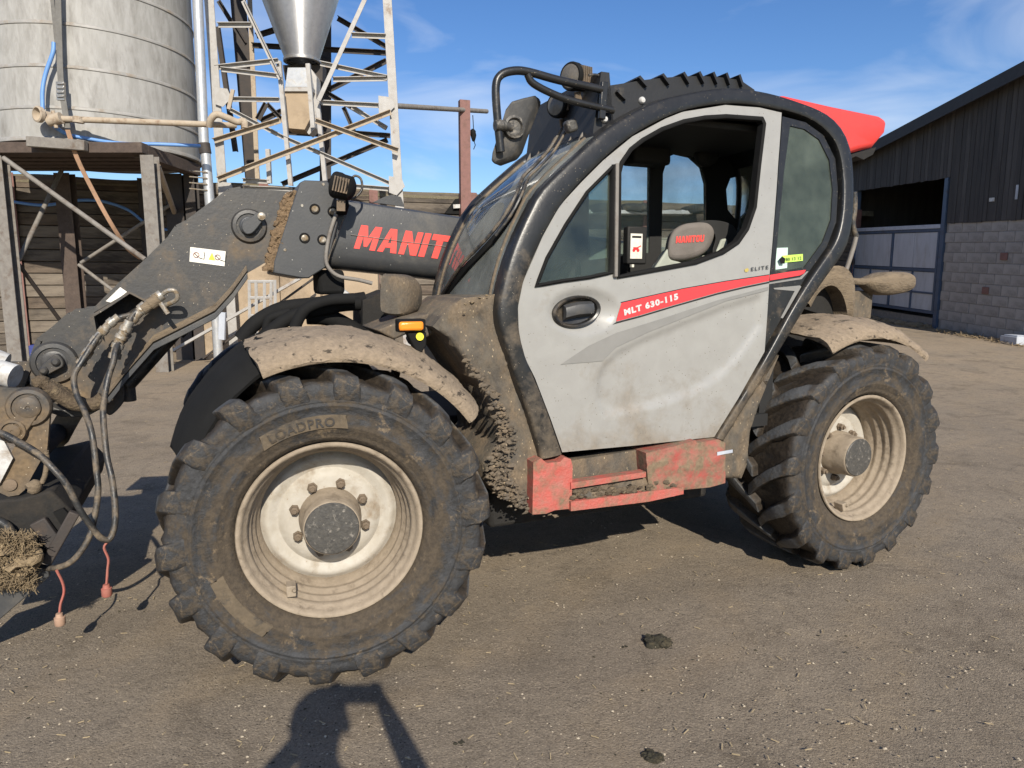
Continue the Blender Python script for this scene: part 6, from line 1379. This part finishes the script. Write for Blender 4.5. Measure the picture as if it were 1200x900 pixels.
m = MB(); k = [bv(u_, v_ + d, i) for u_, v_ in rb for i, d in ((-.30, -.14), (-.30, .145), (-.255, .145), (-.255, -.14))]; m.add(k, [(0, 1, 2, 3), (7, 6, 5, 4), (0, 4, 5, 1), (1, 5, 6, 2), (2, 6, 7, 3), (3, 7, 4, 0)]); m.build('barge_board', 'roofsheet', B_)
m = BB(); m.blk(UF, UF + .2, -.8, 4.3, .05, 14); m.blk(UN - .2, UN, -.6, 5.7, .21, 14); m.blk(UF, UN, -.8, 4.5, 13.8, 14); m.build('side_walls', 'board', B_)
m = BB(); [m.blk(UF + .3 + i * .2, UF + .3 + i * .2 + .14, 0, 4.4, 6.0, 6.03) for i in range(30)]; m.build('inner_boards', 'board2', B_)['kind'] = 'stuff'
m = BB(); m.blk(UF, UN, -.9, -.02, .2, 14); m.build('barn_floor', 'mortar', B_)
# gate
m = BB(); m.blk(-.02, .11, -.3, 3.66, -.05, .12); m.build('gate_post', 'bluesteel', B_, bevel=.004); m = BB(); m.blk(-4.12, -3.98, -.3, 3.66, -.05, .12); m.build('gate_post', 'bluesteel', B_, bevel=.004)
G_ = empty('yard_gate', (0, 0, 0)); tag(G_, 'blue framed gate of pale sheet panels closing the lower half of the barn opening', 'gate')
def gbar(u0, u1, v0, v1, name='gate_rail', mat='bluesteel', i0=-.03, i1=.03): m = BB(); m.blk(u0, u1, v0, v1, i0, i1); m.build(name, mat, G_, bevel=.004)
gbar(-3.94, -.04, 2.46, 2.56, 'top_rail', 'railpale', -.05, .05); gbar(-3.94, -.04, 2.38, 2.455); gbar(-3.94, -.06, 1.38, 1.46); gbar(-3.94, -.06, .82, .87); gbar(-3.94, -.06, .33, .40)
for u0 in (-3.94, -2.04, -.13): gbar(u0, u0 + .07, .405, 2.375, 'gate_stile', 'bluesteel', -.034, .034)
for u0 in (-3.0, -1.05): gbar(u0, u0 + .05, .405, 1.375, 'gate_stile', 'bluesteel', -.034, .034)
for u0, u1 in ((-3.86, -2.98), (-2.97, -2.05), (-1.96, -1.08), (-1.07, -.14)):
    gbar(u0, u1, 1.47, 2.37, 'sheet_panel', 'panel', -.004, .004); gbar(u0, u1, .41, 1.37, 'sheet_panel', 'panel', -.004, .004)
m = BB(); m.blk(-3.96, -3.8, 1.5, 1.66, -.10, -.04); m.build('gate_latch', 'darksteel', G_, bevel=.01)
m = BB(); m.blk(-3.9, -.1, -.3, .22, .1, .3); m.build('sill_wall', 'mortar', B_)
# little things on the barn
for u0, v0, lab in ((2.0, 1.72, 0), (1.55, .95, 0)):
    m = BB(); m.blk(u0, u0 + .2, v0, v0 + .16, -.03, .0); m.build('vent_brick', 'redsteel', B_, bevel=.01)
m = BB(); m.blk(1.55, 1.7, 3.0, 3.08, -.06, -.045); m.build('pale_tag', 'whitep', B_)
m = BB(); m.blk(2.3, 2.36, 3.0, 3.3, -.06, -.045); m.build('pale_tag', 'panel', B_)
q = bv(2.92, 0, -.2); m = MB(); m.box((-.18, -.25, 0), (.18, .25, .17)); m.box((-.14, -.2, .17), (.14, .2, .2)); o = m.build('water_trough', 'panel', None, bevel=.03, seg=3); o.location = (q.x, q.y, gz(q.x, q.y)); tag(o, 'pale blue-grey block by the foot of the barn wall', 'trough')
m = MB()
for i in range(420):
    u0 = random.uniform(-3, 3.4); q = bv(u0, 0, -random.uniform(.05, .5)); z = gz(q.x, q.y); d = Vector((random.gauss(0, 1), random.gauss(0, 1), random.uniform(0, .5))).normalized() * random.uniform(.04, .12); m.bar(Vector((q.x, q.y, z + .02)) - d, Vector((q.x, q.y, z + .04)) + d, .012, .008)
for i in range(60):
    q = bv(random.uniform(-3.5, 0), 0, -random.uniform(.0, .35)); m.blob((q.x, q.y, gz(q.x, q.y) + .02), random.uniform(.05, .16), i, 1, .4, 2, (1, 1, .6))
tag(m.build('straw_litter', 'straw', None, 0), 'straw litter swept along the foot of the barn wall', 'straw', kind='stuff')

# ------------------------------------------------------------------ the photographer, standing behind the camera (throws the shadow)
def person():
    P_ = empty('person', (0, -.42, -.06)); tag(P_, 'person in a dark jacket standing in the yard, holding a phone up in both hands', 'person')
    J = {'pel': (-.02, -.02, .98), 'ab': (-.02, -.02, 1.15), 'ch': (-.02, -.01, 1.38), 'nk': (-.03, 0, 1.55), 'hd0': (-.035, .02, 1.62), 'hd1': (-.036, .03, 1.72),
         'sl': (-.22, -.01, 1.44), 'el': (-.36, .13, 1.26), 'wl': (-.115, .36, 1.50), 'sr': (.15, -.03, 1.44), 'er': (.30, .10, 1.36), 'wr': (.125, .36, 1.50),
         'hl': (-.11, -.02, .92), 'kl': (-.13, .02, .52), 'al': (-.14, -.03, .10), 'tl': (-.15, .14, .04), 'hr': (.08, -.02, .92), 'kr': (.10, .02, .52), 'ar': (.11, -.03, .10), 'tr': (.12, .14, .04)}
    rad = {'pel': .155, 'ab': .145, 'ch': .15, 'nk': .058, 'hd0': .07, 'hd1': .09, 'sl': .075, 'el': .05, 'wl': .034, 'sr': .075, 'er': .05, 'wr': .034, 'hl': .095, 'kl': .062, 'al': .045, 'tl': .038, 'hr': .095, 'kr': .062, 'ar': .045, 'tr': .038}
    E_ = [('pel', 'ab'), ('ab', 'ch'), ('ch', 'nk'), ('nk', 'hd0'), ('hd0', 'hd1'), ('ch', 'sl'), ('sl', 'el'), ('el', 'wl'), ('ch', 'sr'), ('sr', 'er'), ('er', 'wr'), ('pel', 'hl'), ('hl', 'kl'), ('kl', 'al'), ('al', 'tl'), ('pel', 'hr'), ('hr', 'kr'), ('kr', 'ar'), ('ar', 'tr')]
    # palms, four fingers and a thumb on each side of the phone
    for s, w_ in ((-1, 'wl'), (1, 'wr')):
        px0, pz0 = .0, .06
        J['p' + w_] = (px0 + s * .098, .372, pz0 + 1.485); rad['p' + w_] = .026; E_.append((w_, 'p' + w_))
        for k in range(4):
            a, b_ = f'f{w_}{k}a', f'f{w_}{k}b'; J[a] = (px0 + s * (.092 - .002 * k), .405 - .004 * k, pz0 + 1.535 - .017 * k); J[b_] = (px0 + s * (.055 + .004 * k), .412, pz0 + 1.538 - .016 * k); rad[a] = .009; rad[b_] = .0075; E_ += [('p' + w_, a), (a, b_)]
        a, b_ = f't{w_}a', f't{w_}b'; J[a] = (px0 + s * .085, .365, pz0 + 1.51); J[b_] = (px0 + s * .055, .378, pz0 + 1.515); rad[a] = .011; rad[b_] = .009; E_ += [('p' + w_, a), (a, b_)]
    names = list(J); ix = {n_: i for i, n_ in enumerate(names)}
    me = bpy.data.meshes.new('body'); me.from_pydata([J[n_] for n_ in names], [(ix[a], ix[b_]) for a, b_ in E_], []); o = bpy.data.objects.new('body', me); col.objects.link(o)
    sk_ = o.modifiers.new('skin', 'SKIN'); sk_.use_smooth_shade = True
    for i, n_ in enumerate(names): me.skin_vertices[0].data[i].radius = (rad[n_] * (1.15 if n_ in ('pel', 'ab', 'ch') else 1), rad[n_] * (.75 if n_ in ('pel', 'ab', 'ch') else 1)); me.skin_vertices[0].data[i].use_root = n_ == 'pel'
    ss = o.modifiers.new('sub', 'SUBSURF'); ss.levels = 2; ss.render_levels = 2
    dg = bpy.context.evaluated_depsgraph_get(); dg.update(); bm_ = bpy.data.meshes.new_from_object(o.evaluated_get(dg)); bpy.data.objects.remove(o)
    bm_.name = 'body'; bm_.materials.clear()
    for k_ in ('skin', 'jacket', 'trouser', 'hub'): bm_.materials.append(M[k_])
    for f in bm_.polygons:
        c = f.center; f.use_smooth = True
        hand = c.y > .325
        f.material_index = 0 if (c.z > 1.535 and abs(c.x) < .12 and not hand) or hand else (3 if c.z < .09 else (2 if c.z < .93 else 1))
    ob = bpy.data.objects.new('body', bm_); col.objects.link(ob); ob.parent = P_
    m = MB(); m.blob((-.036, -.0, 1.72), .108, 5, 3, .05, 3, (.9, 1.05, .95)); m.build('hair', 'hair', P_, 60)
    m = MB()
    for s in (-1, 1): m.blob((-.036 + s * .032, .118, 1.70), .012, 1, 1, .0)
    m.build('eyes', 'whitep', P_, 60)
    m = MB(); m.tube([(-.036, .115, 1.70), (-.036, .138, 1.672), (-.036, .118, 1.662)], [.008, .014, .012], 8, 2); m.tube([(-.06, .112, 1.635), (-.036, .12, 1.633), (-.012, .112, 1.635)], .006, 6, 2); [m.blob((-.036 + s * .095, .02, 1.685), .026, 2, 2, .1, 1, (.4, .8, 1.2)) for s in (-1, 1)]; m.build('face_features', 'skin', P_, 60)
    ph = MB(); ph.box((-.08, -.030, CAMH - .042), (.08, -.021, CAMH + .036)); po = ph.build('phone', 'decalblack', None, bevel=.004); tag(po, 'black phone held level in the person\'s two hands', 'phone')
    return P_
person()
